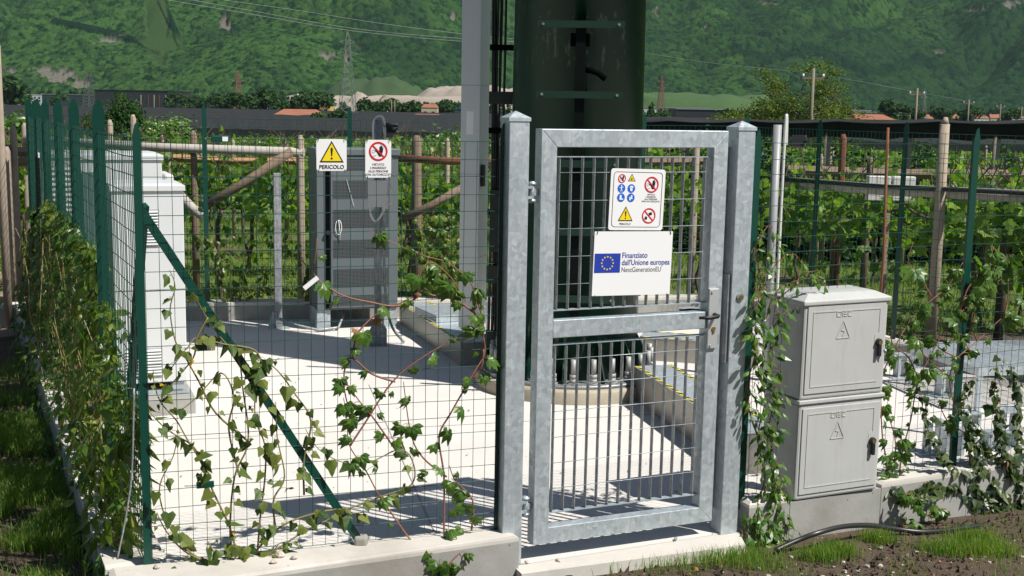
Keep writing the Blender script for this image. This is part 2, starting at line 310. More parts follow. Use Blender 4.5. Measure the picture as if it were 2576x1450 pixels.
def make_hills():
    az = np.tan(np.concatenate([np.linspace(R_(-58), R_(-26.2), 160), np.linspace(R_(-26), R_(26), 1400), np.linspace(R_(26.2), R_(58), 160)]))
    dep = np.concatenate([np.linspace(-30, 330, 330), np.geomspace(334, 1300, 60)])
    AZ, D = np.meshgrid(az, dep); Y0 = 1500 + D; X = AZ * Y0; Yb = hill_base(X); Y = Yb + D
    s = np.clip(D, 0, None)
    Z = -4 + np.where(s < 900, s * .66 + s * s * .00012, 900 * .66 + 97 + (s - 900) * .2)
    Z *= .93 + .18 * vnoise(X + 5000, Y, 420, 3)
    ridge = np.abs(vnoise(X + 5000, Y * .6, 170, 5) - .5) * 2
    fade = np.clip(s / 120, 0, 1)
    Z += fade * (ridge * 34 - 14) + fade * (vnoise(X + 5000, Y, 70, 9) - .5) * 20 + fade * (vnoise(X + 5000, Y, 30, 19) - .5) * 9
    # right-hand gullies
    gm = np.clip((X - 240) / 250, 0, 1) * fade
    Z += gm * -26 * np.clip(1 - np.abs(((X * .8 + (Y - 1480) * -1.1) % 210) - 105) / 45, 0, 1)
    c1, t1 = crowns(X + 5000, Y * 1.25, 6.6, 11); c2, t2 = crowns(X + 5000, Y * 1.25, 4.0, 12)
    rock = np.zeros(X.shape); bare = np.zeros(X.shape)
    PX = X / (Y) ; PE = (Z - CAMH) / Y
    def blob(u, v, ru, rv, arr, amp=1., jag=1.25):
        d = ray(u, v); px = d.x / d.y; pe = d.z / d.y
        nz = vnoise(X + 5000, Y, 11, int(u)) * .7 + vnoise(X + 5000, Y, 4, int(v) + 3) * .6
        k = np.clip(1.45 - np.hypot((PX - px) / (ru / F_), (PE - pe) / (rv / F_)) - jag * nz, 0, .35) / .35
        np.maximum(arr, k * amp, out=arr)
    for a in [(150, 195, 75, 26), (205, 215, 45, 16), (112, 180, 30, 12), (265, 105, 46, 18), (568, 68, 17, 26), (1650, 38, 13, 26), (820, 150, 42, 18), (872, 150, 12, 22), (1780, 75, 14, 8), (2365, 138, 20, 8), (30, 183, 22, 9), (1140, 45, 8, 12), (905, 130, 20, 9), (2545, 8, 70, 16), (1930, 12, 40, 8), (2450, 30, 30, 9)]:
        blob(*a, rock)
    blob(395, 60, 26, 95, bare, 1, .25); blob(405, 110, 50, 20, bare, 1, .3); blob(380, 15, 12, 40, bare, 1, .3)
    ride = np.zeros(X.shape)
    for i in range(27): blob(140 + i * 10, 62 + i * 2.1 + (i > 12) * (i - 12) * .7, 9, 6, ride, 1, .3)
    for i in range(16): blob(404 + i * 3.2 - (i > 8) * 1, 2 + i * 7, 6, 8, ride, 1, .3)
    for i in range(20): blob(1480 + 32 * i, 265 - abs(i - 10) * 2, 22, 5, ride, .8, .5)
    for i in range(22): blob(1850 + 26 * i, 130 + 18 * math.sin(i * .6) + i * 3, 30, 16, ride, .6, .9)
    veg = (1 - rock) * (1 - bare * .85) * np.clip((s + 12) / 30, .15, 1)
    big = np.clip(vnoise(X + 5000, Y, 60, 21) * 1.6 - .3, .25, 1)
    Z += veg * (c1 * 4.8 * big + c2 * 2.3)
    Z += bare * -2.5 + ride * 3.0
    tint = t1 * .6 + t2 * .4; zone = vnoise(X + 5000, Y, 110, 31) * .55 + vnoise(X + 5000, Y, 35, 32) * .4 + np.clip((X - 250) / 500, 0, .3)
    nz_, nx = X.shape; V = np.stack([X, Y, Z], -1).reshape(-1, 3)
    i, j = np.meshgrid(np.arange(nx - 1), np.arange(nz_ - 1)); a = (j * nx + i).ravel(); T = np.stack([a, a + 1, a + nx + 1, a + nx], 1)
    m, t, N, L, b = nt('forested_slope')
    at = N.new('ShaderNodeAttribute'); at.attribute_name = 'cover'; sp = N.new('ShaderNodeSeparateColor'); L.new(at.outputs['Color'], sp.inputs[0])
    fc = mixc(t, ramp(t, sp.outputs[0], [(.2, 0), (.8, 1)]), (.006, .03, .009), (.055, .128, .028))
    fc = mixc(t, ramp(t, sp.outputs[2], [(.35, 0), (.7, .6)]), fc, (.008, .03, .016))
    gcol = mixc(t, noise(t, .2, 5), (.04, .085, .022), (.055, .1, .03))
    at2 = N.new('ShaderNodeAttribute'); at2.attribute_name = 'bare'
    fc = mixc(t, at2.outputs['Fac'], fc, gcol)
    rc = mixc(t, noise(t, .25, 6, .7), (.07, .075, .05), (.3, .27, .23)); fc = mixc(t, sp.outputs[1], fc, rc)
    L.new(fc, b.inputs['Base Color']); b.inputs['Roughness'].default_value = 1; b.inputs['Specular IOR Level'].default_value = .05
    bump(t, noise(t, .9, 5, .8), 1.0, 2.0)
    o = npmesh('hills', V, T, m, smooth=False)
    ca = o.data.color_attributes.new('cover', 'FLOAT_COLOR', 'POINT'); arr = np.ones((X.size, 4), np.float32); tint = tint * (1 - .7 * ride); zone = np.clip(zone + ride * .5, 0, 1); arr[:, 0] = tint.ravel(); arr[:, 1] = rock.ravel(); arr[:, 2] = zone.ravel(); arr[:, 3] = 1; ca.data.foreach_set('color', arr.ravel())
    fa = o.data.attributes.new('bare', 'FLOAT', 'POINT'); fa.data.foreach_set('value', bare.astype(np.float32).ravel())
    tag(o, kind='structure')
make_hills()
def heap(name, label, cat, u0, u1, vtop, vbase, D, mat, seed, depth=60, group=None, kind=None, flat=.0):
    """an earth or gravel mound: real bulk, own distance"""
    a = A(u0, vbase, D); b = A(u1, vbase, D); top = A((u0 + u1) / 2, vtop, D).z; n = 48; m_ = 20; cx = (a.x + b.x) / 2; rx = (b.x - a.x) / 2; z0 = -4.2
    gx = np.linspace(-1, 1, n); gy = np.linspace(-1, 1, m_); X, Y = np.meshgrid(gx, gy)
    r = np.hypot(X, Y); h = np.clip(1 - r, 0, 1); h = np.clip(h * (1 + flat * 2), 0, 1) ** .8
    nz = vnoise(X * 6 + 50 + seed, Y * 6 + 50, .9, seed) ; Z = z0 + (top - z0) * h * (.75 + .4 * nz)
    V = np.stack([cx + X * rx, D + Y * depth, Z], -1).reshape(-1, 3)
    i, j = np.meshgrid(np.arange(n - 1), np.arange(m_ - 1)); q = (j * n + i).ravel(); T = np.stack([q, q + 1, q + n + 1, q + n], 1)
    o = npmesh(name, V, T, mat, smooth=True); return tag(o, label, cat, group, kind)
M_grav = concrete('quarry_gravel', (.26, .22, .18), (.42, .36, .3), .6, False, 1, .05)
M_gravd = concrete('quarry_earth', (.16, .13, .1), (.26, .21, .17), .5, False, 1, .05)
M_hgr = plain('grassy_mound', (.035, .07, .022), 1, 0, .4, .05)
tag(heap('quarry_mound', None, None, 770, 1120, 200, 262, 1330, M_hgr, 3, 60, flat=.45), kind='structure')
tag(heap('quarry_cliff', None, None, 1010, 1420, 222, 260, 1290, M_grav, 5, 40, flat=1.0), kind='structure')
for k, (u0, u1, v, mt, lb) in enumerate([(700, 800, 236, M_grav, 'pale low gravel heap at the quarry, leftmost of the heaps'), (770, 850, 233, M_grav, 'pale pointed gravel heap left of the green lattice pylon'), (850, 960, 230, M_grav, 'largest pale gravel heap, behind the green lattice pylon'), (930, 1010, 233, M_gravd, 'brown gravel heap right of the green lattice pylon')]):
    heap('gravel_heap', lb, 'gravel heap', u0, u1, v, 262, 1200 - k * 12, mt, 20 + k, 30, 'gravel heaps of the quarry')
tag(heap('quarry_floor', None, None, 640, 1440, 246, 264, 1215, M_grav, 51, 30, flat=1.6), kind='structure')
tag(heap('vineyard_slope', None, None, 1480, 1990, 240, 285, 1250, plain('slope_vines', (.045, .095, .025), 1, 0, .25, .3), 8, 90, flat=1.5), kind='structure')
# concrete pad inside the walls
PADP = [(-1.6, 5.0), (-1.0, 5.1), (.0, 5.52), (.1, 5.53), (1.12, 6.0), (1.2, 6.06), (5.5, 8.2), (4.9, 9.3), (4.2, 9.8), (3.33, 10.55), (2.45, 13.0), (-4.75, 11.55)]
tag(MB().prism(PADP, -.12, 0).build('pad', M_pad), kind='structure')
tag(MB().prism([(.07, 5.4), (1.2, 5.84), (1.2, 6.055), (1.12, 5.995), (.1, 5.525), (.03, 5.5)], -.12, -.004).build('path', M_cap), kind='structure')
for (x0, y0, x1, y1) in ((-2.6, 7.4, 1.6, 8.6), (-.3, 5.6, -1.1, 9.2)):
    d = Vector((x1 - x0, y1 - y0, 0)).normalized() * .003; nrm = Vector((-d.y, d.x, 0))
    tag(MB().prism([(x0 - nrm.x, y0 - nrm.y), (x1 - nrm.x, y1 - nrm.y), (x1 + nrm.x, y1 + nrm.y), (x0 + nrm.x, y0 + nrm.y)], .0005, .003).build('pad_joint', M_wall), kind='structure')

M_dirt = concrete('dry_dirt', (.2, .145, .1), (.36, .28, .2), .5, False, .95, 3, (.12, .08, .05))
dp = [G(u, v, GZ + .01) for u, v in ((-60, 860), (50, 845), (88, 800), (88, 735), (30, 700), (-60, 640))]; tag(MB().prism([(p.x, p.y) for p in dp], GZ - .02, GZ + .022).build('dirt_path', M_dirt), kind='structure')
tag(heap('dry_slope', None, None, -140, 44, 520, 700, 14.2, M_dirt, 41, 1.3), kind='structure')
# ================================================================== low walls
def wall(name, label, front, back, z0, z1, holes=None, top=.012):
    t = thing(name, label, 'wall')
    MB().prism(front + back[::-1], z0, z1 - .03).build('wall_body', M_wall, t)
    c = [Vector((*p, 0)) for p in front + back[::-1]]; ctr = sum(c, Vector()) / len(c)
    ch = MB(); n = len(c)
    # mortar top with a soft chamfered lip
    ins = [p + (ctr - p).normalized() * .025 for p in c]
    vs = [(p.x, p.y, z1 - .03) for p in c] + [(p.x, p.y, z1 - .014) for p in c] + [(p.x, p.y, z1) for p in ins]
    fs = [(i, (i + 1) % n, n + (i + 1) % n, n + i) for i in range(n)] + [(n + i, n + (i + 1) % n, 2 * n + (i + 1) % n, 2 * n + i) for i in range(n)] + [tuple(range(2 * n, 3 * n)), tuple(range(n - 1, -1, -1))]
    ch.add(vs, fs); ch.build('mortar_top', M_cap, t); return t
WZ = .16
wall('low_wall', 'low concrete wall under the mesh fence to the left of the gate', [(-1.6, 4.71), (-1.14, 4.92), (.055, 5.47)], [(-1.72, 4.97), (-1.0, 5.24), (-.02, 5.62)], -.2, WZ)
wall('low_wall', 'long low concrete wall with crumbling white edge running back under the climbers', [(-1.735, 4.98), (-4.83, 11.6)], [(-1.5, 5.09), (-4.6, 11.7)], -.2, WZ)
WRF = lambda x: 5.985 + .489 * (x - 1.2)
wall('low_wall', 'low concrete wall beside and right of the grey utility cabinets', [(1.245, WRF(1.245)), (1.48, WRF(1.48))], [(1.16, WRF(1.245) + .2), (1.39, WRF(1.48) + .2)], -.22, WZ)
tw = wall('low_wall', 'low concrete wall under the creepers on the right', [(2.045, WRF(2.045)), (5.6, WRF(5.6))], [(1.95, WRF(2.045) + .2), (5.5, WRF(5.6) + .2)], -.25, WZ)
t = thing('low_wall', 'stained grey concrete plinth directly under the grey utility cabinets', 'wall'); MB().prism([(1.483, WRF(1.48)), (2.042, WRF(2.042)), (1.95, WRF(2.042) + .2), (1.39, WRF(1.48) + .2)], -.25, .128).build('wall_body', M_wall, t)
wall('low_wall', 'low concrete wall at the back of the pad under the rear fence', [(-4.95, 11.5), (2.45, 12.95)], [(-4.99, 11.7), (2.41, 13.15)], -.2, .18)
wall('low_wall', 'low concrete wall on the far right side of the pad beside the vines', [(2.46, 12.95), (3.33, 10.5), (4.2, 9.75), (5.55, 8.5)], [(2.6, 13.0), (3.44, 10.6), (4.29, 9.86), (5.64, 8.6)], -.2, .18)

# ================================================================== gate, in its own frame: x along the gate, y to the back
GA = R_(23.5)
gp = thing('gate_post', 'galvanised square gate post with pyramid cap, left of the gate with the hinges', 'gate post', (.068, 5.526, 0), GA, 'gate posts')
def gatepost(t, x0, zt, y=0):
    MB().box((x0, 0, -.1), (x0 + .1, .1, zt)).build('post_tube', M_gal, t, .004)
    c = MB(); x1 = x0 + .1; e = .004
    c.add([(x0 - e, -e, zt - .012), (x1 + e, -e, zt - .012), (x1 + e, .1 + e, zt - .012), (x0 - e, .1 + e, zt - .012), (x0 - e, -e, zt + .004), (x1 + e, -e, zt + .004), (x1 + e, .1 + e, zt + .004), (x0 - e, .1 + e, zt + .004), ((x0 + x1) / 2, .05, zt + .035)],
          [(0, 1, 5, 4), (1, 2, 6, 5), (2, 3, 7, 6), (3, 0, 4, 7), (4, 5, 8), (5, 6, 8), (6, 7, 8), (7, 4, 8), (3, 2, 1, 0)]).build('post_cap', M_gal, t)
gatepost(gp, -.1, 2.105)
for z in (.27, 1.77):
    h = MB().box((.002, .012, z - .03), (.03, .045, z - .018)).box((.002, .012, z + .018), (.03, .045, z + .03)).cyl((.03, .03), .012, z - .05, z + .05, 10).cyl((.03, .03), .019, z + .032, z + .046, 6).cyl((.03, .03), .019, z - .046, z - .032, 6).box((.03, .02, z - .015), (.058, .04, z + .015)).build('hinge', M_gal, gp)
gp2 = thing('gate_post', 'galvanised square gate post with key switch, right of the gate on the lock side', 'gate post', (.068, 5.526, 0), GA, 'gate posts')
gatepost(gp2, 1.122, 2.075)
MB().box((1.108, .012, .9), (1.1205, .075, 1.35)).box((1.085, .075, .12), (1.121, .08, 1.98)).build('door_stop', M_gald, gp2)
MB().tube([(1.172, -.001, 1.235), (1.172, -.008, 1.235)], .02, 20).build('switch_ring', M_gald, gp2); MB().tube([(1.172, -.008, 1.235), (1.172, -.011, 1.235)], .012, 16).build('key_cylinder', M_brass, gp2)
gt = thing('pedestrian_gate', 'galvanised steel gate with vertical bars, mid rail and black handle', 'gate', (.068, 5.526, 0), GA)
X0, X1, Z0, Z1 = .06, 1.065, .08, 2.06; SW = .08; TH = .07; bt = .083
def mitre(pts): return MB().xz(pts, .0, TH)
mitre([(X0, Z0), (X0 + SW, Z0 + SW), (X0 + SW, Z1 - bt), (X0, Z1)]).build('frame_stile', M_gal, gt, .003)
mitre([(X1, Z0), (X1, Z1), (X1 - SW, Z1 - bt), (X1 - SW, Z0 + SW)]).build('frame_stile', M_gal, gt, .003)
mitre([(X0, Z1), (X0 + SW, Z1 - bt), (X1 - SW, Z1 - bt), (X1, Z1)]).build('frame_rail', M_gal, gt, .003)
mitre([(X0, Z0), (X1, Z0), (X1 - SW, Z0 + SW), (X0 + SW, Z0 + SW)]).build('frame_rail', M_gal, gt, .003)
MB().box((X0 + SW + .001, .002, 1.085), (X1 - SW - .001, TH - .002, 1.17)).build('mid_rail', M_gal, gt, .003)
def grating(z0, z1, nrod, name, off=0):
    g = MB(); xs = np.linspace(X0 + SW + .03, X1 - SW - .025, 14)
    for x in xs: g.box((x - .0016, .028, z0), (x + .0016, .053, z1))
    g.build('bar_set', M_gald, gt)
    r = MB()
    for k in range(nrod):
        z = z0 + .055 + (z1 - z0 - .06) * (k + .5) / nrod + off; r.tube([(xs[0] - .0, .0265, z), (xs[-1], .0265, z)], .0016, 5)
    r.build('cross_rod_set', M_gal, gt)
    MB().box((X0 + SW, .024, z1 + .0005), (X1 - SW, .056, z1 + .005)).build('edge_strip', M_gal, gt); MB().box((X0 + SW, .024, z0 - .005), (X1 - SW, .056, z0 - .0005)).build('edge_strip', M_gal, gt)
grating(1.215, 1.93, 5, 'a'); grating(.225, 1.045, 6, 'b')
lp = MB().box((.985, -.014, .985), (1.04, -.0008, 1.285)).build('lock_plate', plain('zinc_plate', (.6, .62, .62), .4, .5), gt, .002)
for z in (1.0, 1.27): MB().tube([(1.0, -.0142, z), (1.0, -.02, z)], .006, 8).build('screw', M_gal, lp)
MB().tube([(1.018, -.0145, 1.155), (1.018, -.05, 1.155), (1.01, -.058, 1.153), (.96, -.06, 1.15), (.905, -.055, 1.152)], [.012, .009, .009, .01, .007], 10).cyl((1.018, -.02), .001, 1.154, 1.155).build('handle', M_blk, gt)
MB().tube([(1.018, TH + .001, 1.155), (1.018, TH + .045, 1.155), (.96, TH + .055, 1.158), (.9, TH + .05, 1.16)], [.012, .009, .01, .007], 10).build('handle', M_blk, gt)
MB().tube([(1.015, -.0145, 1.085), (1.015, -.019, 1.085)], .011, 14).box((1.009, -.0188, 1.062), (1.021, -.0145, 1.085)).build('keyhole', M_brass, gt)

# ================================================================== flat sign drawing (x right, z up, prints proud of the face by half-millimetres)
FONT_OBJS = []
def txt(s, size, x, z, y, mat, parent, name='lettering', align='CENTER', bold=0, sx=1.0):
    cu = bpy.data.curves.new(name, 'FONT'); cu.body = s; cu.size = size; cu.align_x = align; cu.align_y = 'CENTER'; cu.offset = bold; cu.extrude = .0001
    tmp = bpy.data.objects.new('tmp', cu); COL.objects.link(tmp); dg = bpy.context.evaluated_depsgraph_get()
    me = bpy.data.meshes.new_from_object(tmp.evaluated_get(dg)); bpy.data.objects.remove(tmp); me.materials.clear(); me.materials.append(mat)
    me.transform(Matrix.Translation((x, y, z)) @ Matrix.Rotation(R_(90), 4, 'X') @ Matrix.Diagonal((sx, 1, 1, 1)))
    o = bpy.data.objects.new(name, me); COL.objects.link(o); o.parent = parent; return o
def disc(m, x, z, r, y, mi=0, n=28): m.xz([(x + r * math.cos(-2 * math.pi * k / n), z + r * math.sin(-2 * math.pi * k / n)) for k in range(n)][::-1], y, y + .0004, mi)
def ringz(m, x, z, r0, r1, y, mi=0, n=36):
    for k in range(n):
        a, b = 2 * math.pi * k / n, 2 * math.pi * (k + 1) / n
        m.xz([(x + r0 * math.cos(a), z + r0 * math.sin(a)), (x + r1 * math.cos(a), z + r1 * math.sin(a)), (x + r1 * math.cos(b), z + r1 * math.sin(b)), (x + r0 * math.cos(b), z + r0 * math.sin(b))], y, y + .0004, mi)
def rline(m, x0, z0, x1, z1, w_, y, mi=0):
    d = Vector((x1 - x0, z1 - z0)); d.normalize(); n = Vector((-d.y, d.x)) * w_ / 2
    m.xz([(x0 - n.x, z0 - n.y), (x1 - n.x, z1 - n.y), (x1 + n.x, z1 + n.y), (x0 + n.x, z0 + n.y)], y, y + .0004, mi)
def rrect(w_, h, r, n=5):
    p = []
    for cx, cz, a0 in ((w_ / 2 - r, h / 2 - r, 0), (-w_ / 2 + r, h / 2 - r, 90), (-w_ / 2 + r, -h / 2 + r, 180), (w_ / 2 - r, -h / 2 + r, 270)):
        p += [(cx + r * math.cos(R_(a0 + 90 * k / n)), cz + r * math.sin(R_(a0 + 90 * k / n))) for k in range(n + 1)]
    return p
def plate(t, w_, h, r=.012):
    return MB().xz(rrect(w_, h, r), 0, .003).build('plate', M_signw, t)
def warn(t, x, z, s, name='warning_triangle'):
    """yellow triangle with exclamation mark, s = side"""
    H = s * .88; m = MB()
    m.xz([(x - s / 2, z), (x + s / 2, z), (x, z + H)], -.0010, -.0004, 0)
    k = .82; zz = z + H / 3 - H * k / 3 ; m.xz([(x - s * k / 2, zz), (x + s * k / 2, zz), (x, zz + H * k)], -.0015, -.00105, 1)
    m.xz([(x - s * .022, z + H * .28), (x + s * .022, z + H * .28), (x + s * .05, z + H * .6), (x + s * .03, z + H * .68), (x - s * .03, z + H * .68), (x - s * .05, z + H * .6)], -.002, -.00155, 0)
    disc(m, x, z + H * .18, s * .045, -.002)
    return m.build(name, [M_ink, M_yel], t)
def hand(m, x, z, s, y, mi):
    m.xz([(x - s * .3, z - s * .1), (x - s * .05, z - s * .55), (x + s * .22, z - s * .5), (x + s * .32, z), (x - s * .05, z + s * .08)], y, y + .0004, mi)
    for k, (dx, l) in enumerate(((-.02, .5), (.09, .62), (.19, .58), (.29, .42))): rline(m, x + dx * s, z - .05 * s, x + (dx + .05) * s, z + l * s, s * .095, y, mi)
    rline(m, x - .1 * s, z - .2 * s, x - .48 * s, z + .12 * s, s * .11, y, mi)
def noentry(t, x, z, r):
    m = MB(); hand(m, x + r * .15, z - r * .02, r * 1.0, -.0010, 1)
    ringz(m, x - r * .52, z - r * .02, r * .15, r * .175, -.0010, 1, 12); rline(m, x - r * .6, z - r * .55, x - r * .2, z - r * .42, r * .03, -.0010, 1)
    ringz(m, x, z, r * .82, r, -.0016, 0); rline(m, x - r * .62, z + r * .62, x + r * .62, z - r * .62, r * .15, -.0017, 0)
    return m.build('prohibition_ring', [M_red, M_ink], t)
# fence plane left of the gate
FL0, FL1 = Vector((-1.56, 5.02, 0)), Vector((-.05, 5.54, 0)); FLd = (FL1 - FL0).normalized(); FLn = Vector((FLd.y, -FLd.x, 0)); FLA = math.atan2(FLd.y, FLd.x)
FR0, FR1 = Vector((1.2, 6.085, 0)), Vector((2.56, 6.75, 0)); FRd = (FR1 - FR0).normalized(); FRn = Vector((FRd.y, -FRd.x, 0)); FRA = math.atan2(FRd.y, FRd.x)
def fp(u, v, off=0.0): return onplane(u, v, FL0 + FLn * off, FLn)
def fr(u, v, off=0.0): return onplane(u, v, FR0 + FRn * off, FRn)
gd = Vector((math.cos(GA), math.sin(GA), 0)); gn = Vector((gd.y, -gd.x, 0)); G0 = Vector((.068, 5.526, 0))
c = (fp(796, 350, .01) + fp(872, 430, .01)) / 2
t = thing('danger_sign', 'white square plate with yellow warning triangle reading PERICOLO, wired to the fence', 'sign', c, FLA)
wd, ht = (fp(872, 390, .01) - fp(796, 390, .01)).length, (fp(834, 350, .01) - fp(834, 430, .01)).length
plate(t, wd, ht); warn(t, 0, -ht * .23, wd * .8); txt('PERICOLO', ht * .17, 0, -ht * .38, -.0012, M_ink, t, bold=.0003)
for sx in (-1, 1):
    for sz in (-1, 1): MB().tube([(sx * (wd / 2 - .008), -.004, sz * ht / 2 - .008), (sx * (wd / 2 - .01), -.004, sz * ht / 2 + .006), (sx * (wd / 2 - .01), .012, sz * ht / 2 + .006)], .0012, 5).build('wire_tie', M_ink, t)
c = (fp(919, 352, .01) + fp(984, 447, .01)) / 2; wd, ht = (fp(984, 400, .01) - fp(919, 400, .01)).length, (fp(950, 352, .01) - fp(950, 447, .01)).length
t = thing('no_entry_sign', 'white plate with red crossed hand reading VIETATO L\'INGRESSO, wired to the fence', 'sign', c, FLA)
plate(t, wd, ht); noentry(t, 0, ht * .2, wd * .36)
for k, s_ in enumerate(('VIETATO', "L'INGRESSO", 'ALLE PERSONE', 'NON AUTORIZZATE')): txt(s_, ht * .082, 0, -ht * (.15 + .09 * k), -.0012, M_ink, t)
for sx in (-1, 1):
    for sz in (-1, 1): MB().tube([(sx * (wd / 2 - .008), -.004, sz * ht / 2 - .008), (sx * (wd / 2 - .01), -.004, sz * ht / 2 + .006), (sx * (wd / 2 - .01), .012, sz * ht / 2 + .006)], .0012, 5).build('wire_tie', M_ink, t)
def gplane(u, v, off=.0): return onplane(u, v, G0 + gn * off, gn)
c = (gplane(1536, 423, -.015) + gplane(1668, 580, -.015)) / 2; c += Vector((0, 0, .0))
wd, ht = (gplane(1675, 428, -.015) - gplane(1536, 423, -.015)).length * .985, (gplane(1605, 426, -.015) - gplane(1597, 580, -.015)).length
t = thing('safety_sign', 'white framed plate with eight small safety symbols, on the gate above the blue flag panel', 'sign', c, GA); t.rotation_euler = (0, R_(1.6), GA)
plate(t, wd, ht, .014)
m = MB(); o_, i_ = rrect(wd * .9, ht * .9, .018), rrect(wd * .882, ht * .887, .016)
for k in range(len(o_)): k2 = (k + 1) % len(o_); m.xz([o_[k], o_[k2], i_[k2], i_[k]], -.0009, -.0004)
m.build('border_line', M_ink, t)
q = wd * .07
noentry(t, -wd * .3, ht * .34, q); noentry(t, wd * .25, ht * .25, wd * .13); warn(t, -wd * .2, -ht * .35, wd * .27)
m = MB(); x, z = -wd * .12, ht * .3; m.xz([(x - q, z), (x + q, z), (x, z + 1.7 * q)], -.001, -.0004, 0).xz([(x - q * .75, z + q * .12), (x + q * .75, z + q * .12), (x, z + 1.4 * q)], -.0015, -.00105, 1); rline(m, x - q * .3, z + q * .25, x + q * .2, z + q * .7, q * .16, -.002, 0); rline(m, x + q * .1, z + q * .3, x - q * .2, z + q * .65, q * .12, -.002, 0); m.build('warning_triangle', [M_ink, M_yel], t)
for k, (dx, dz) in enumerate(((-.3, .18), (-.12, .18), (-.3, .03), (-.12, .03))):
    x, z = dx * wd, dz * ht; m = MB(); disc(m, x, z, q, -.0009, 0)
    if k == 0: disc(m, x, z + q * .55, q * .17, -.0014, 1); rline(m, x, z + q * .35, x, z - q * .2, q * .26, -.0014, 1); rline(m, x, z - q * .1, x - q * .2, z - q * .75, q * .14, -.00145, 1); rline(m, x, z - q * .1, x + q * .22, z - q * .7, q * .14, -.00145, 1); rline(m, x - q * .5, z + q * .1, x + q * .5, z + q * .3, q * .12, -.00145, 1)
    if k == 1: m.xz([(x - q * .5, z + q * .2), (x + q * .6, z + q * .2), (x + q * .35, z + q * .62), (x - q * .25, z + q * .62)], -.0014, -.001, 1); m.xz([(x - q * .35, z + q * .12), (x + q * .3, z + q * .12), (x + q * .3, z - q * .6), (x - q * .2, z - q * .6)], -.00145, -.001, 1)
    if k == 2: m.xz([(x - q * .35, z + q * .6), (x + q * .1, z + q * .6), (x + q * .15, z - q * .1), (x + q * .6, z - q * .3), (x + q * .6, z - q * .5), (x - q * .4, z - q * .5)], -.0014, -.001, 1)
    if k == 3: m.xz([(x - q * .4, z - q * .6), (x - q * .05, z - q * .6), (x, z + q * .2), (x - q * .4, z + q * .2)], -.0014, -.001, 1); m.xz([(x + q * .05, z - q * .3), (x + q * .4, z - q * .3), (x + q * .35, z + q * .6), (x, z + q * .6)], -.00145, -.001, 1)
    m.build('mandatory_symbol', [M_blue, M_signw], t)
m = MB(); x, z, r = wd * .23, -ht * .26, wd * .125; m.xz([(x - r * .05, z + r * .35), (x + r * .4, z + r * .5), (x + r * .5, z + r * .15), (x + r * .1, z)], -.001, -.0006, 1); m.xz([(x - r * .6, z - r * .5), (x - r * .25, z - r * .5), (x - r * .2, z - r * .25), (x - r * .42, z - r * .02), (x - r * .6, z - r * .25)], -.001, -.0006, 1)
ringz(m, x, z, r * .83, r, -.0016, 0); rline(m, x - r * .6, z + r * .6, x + r * .6, z - r * .6, r * .15, -.0017, 0); m.build('prohibition_ring', [M_red, M_ink], t)
txt('PERICOLO', ht * .045, -wd * .2, -ht * .4, -.0008, M_ink, t)
for k, s_ in enumerate(('VIETATO', "L'INGRESSO", 'ALLE PERSONE', 'NON AUTORIZZATE')): txt(s_, ht * .036, wd * .25, ht * (.085 - .037 * k), -.0008, M_ink, t)
c = (gplane(1494.6, 582.8, -.012) + gplane(1686, 740, -.012)) / 2; wd, ht = (gplane(1691.5, 581, -.012) - gplane(1494.6, 582.8, -.012)).length, (gplane(1592, 582, -.012) - gplane(1588, 742, -.012)).length
t = thing('funding_sign', 'white corrugated panel with blue starred flag reading Finanziato dall\'Unione europea', 'sign', c, GA); t.rotation_euler = (0, R_(1.2), GA)
MB().xz(rrect(wd, ht, .003, 2), 0, .004).build('plate', M_signw, t)
m = MB(); fx, fz, fw_, fh_ = -wd * .325, ht * .01, wd * .325, ht * .3; m.xz([(fx - fw_ / 2, fz - fh_ / 2), (fx + fw_ / 2, fz - fh_ / 2), (fx + fw_ / 2, fz + fh_ / 2), (fx - fw_ / 2, fz + fh_ / 2)], -.0009, -.0004, 0)
for k in range(12):
    a = 2 * math.pi * k / 12; sx, sz = fx + fh_ * .33 * math.sin(a), fz + fh_ * .33 * math.cos(a); rr = fh_ * .065
    m.xz([(sx + (rr if j % 2 == 0 else rr * .42) * math.sin(-j * math.pi / 5), sz + (rr if j % 2 == 0 else rr * .42) * math.cos(j * math.pi / 5)) for j in range(10)], -.0015, -.00105, 1)
m.build('flag', [M_eu, M_yel], t)
txt('Finanziato', ht * .122, -wd * .145, ht * .125, -.0008, M_txtb, t, align='LEFT', bold=.0004, sx=.92); txt("dall'Unione europea", ht * .122, -wd * .145, ht * .012, -.0008, M_txtb, t, align='LEFT', bold=.0004, sx=.87)
txt('NextGenerationEU', ht * .11, -wd * .145, -ht * .1, -.0008, plain('print_grey', (.12, .12, .13), .5), t, align='LEFT', sx=.82)
for sx in (-1, 1):
    for sz in (-1, 1): MB().tube([(sx * (wd / 2 - .012), -.002, sz * ht / 2 - .014), (sx * (wd / 2 - .016), -.003, sz * ht / 2 + .003), (sx * (wd / 2 - .016), .01, sz * ht / 2 + .004)], .0016, 5).build('cable_tie', M_ink, t)

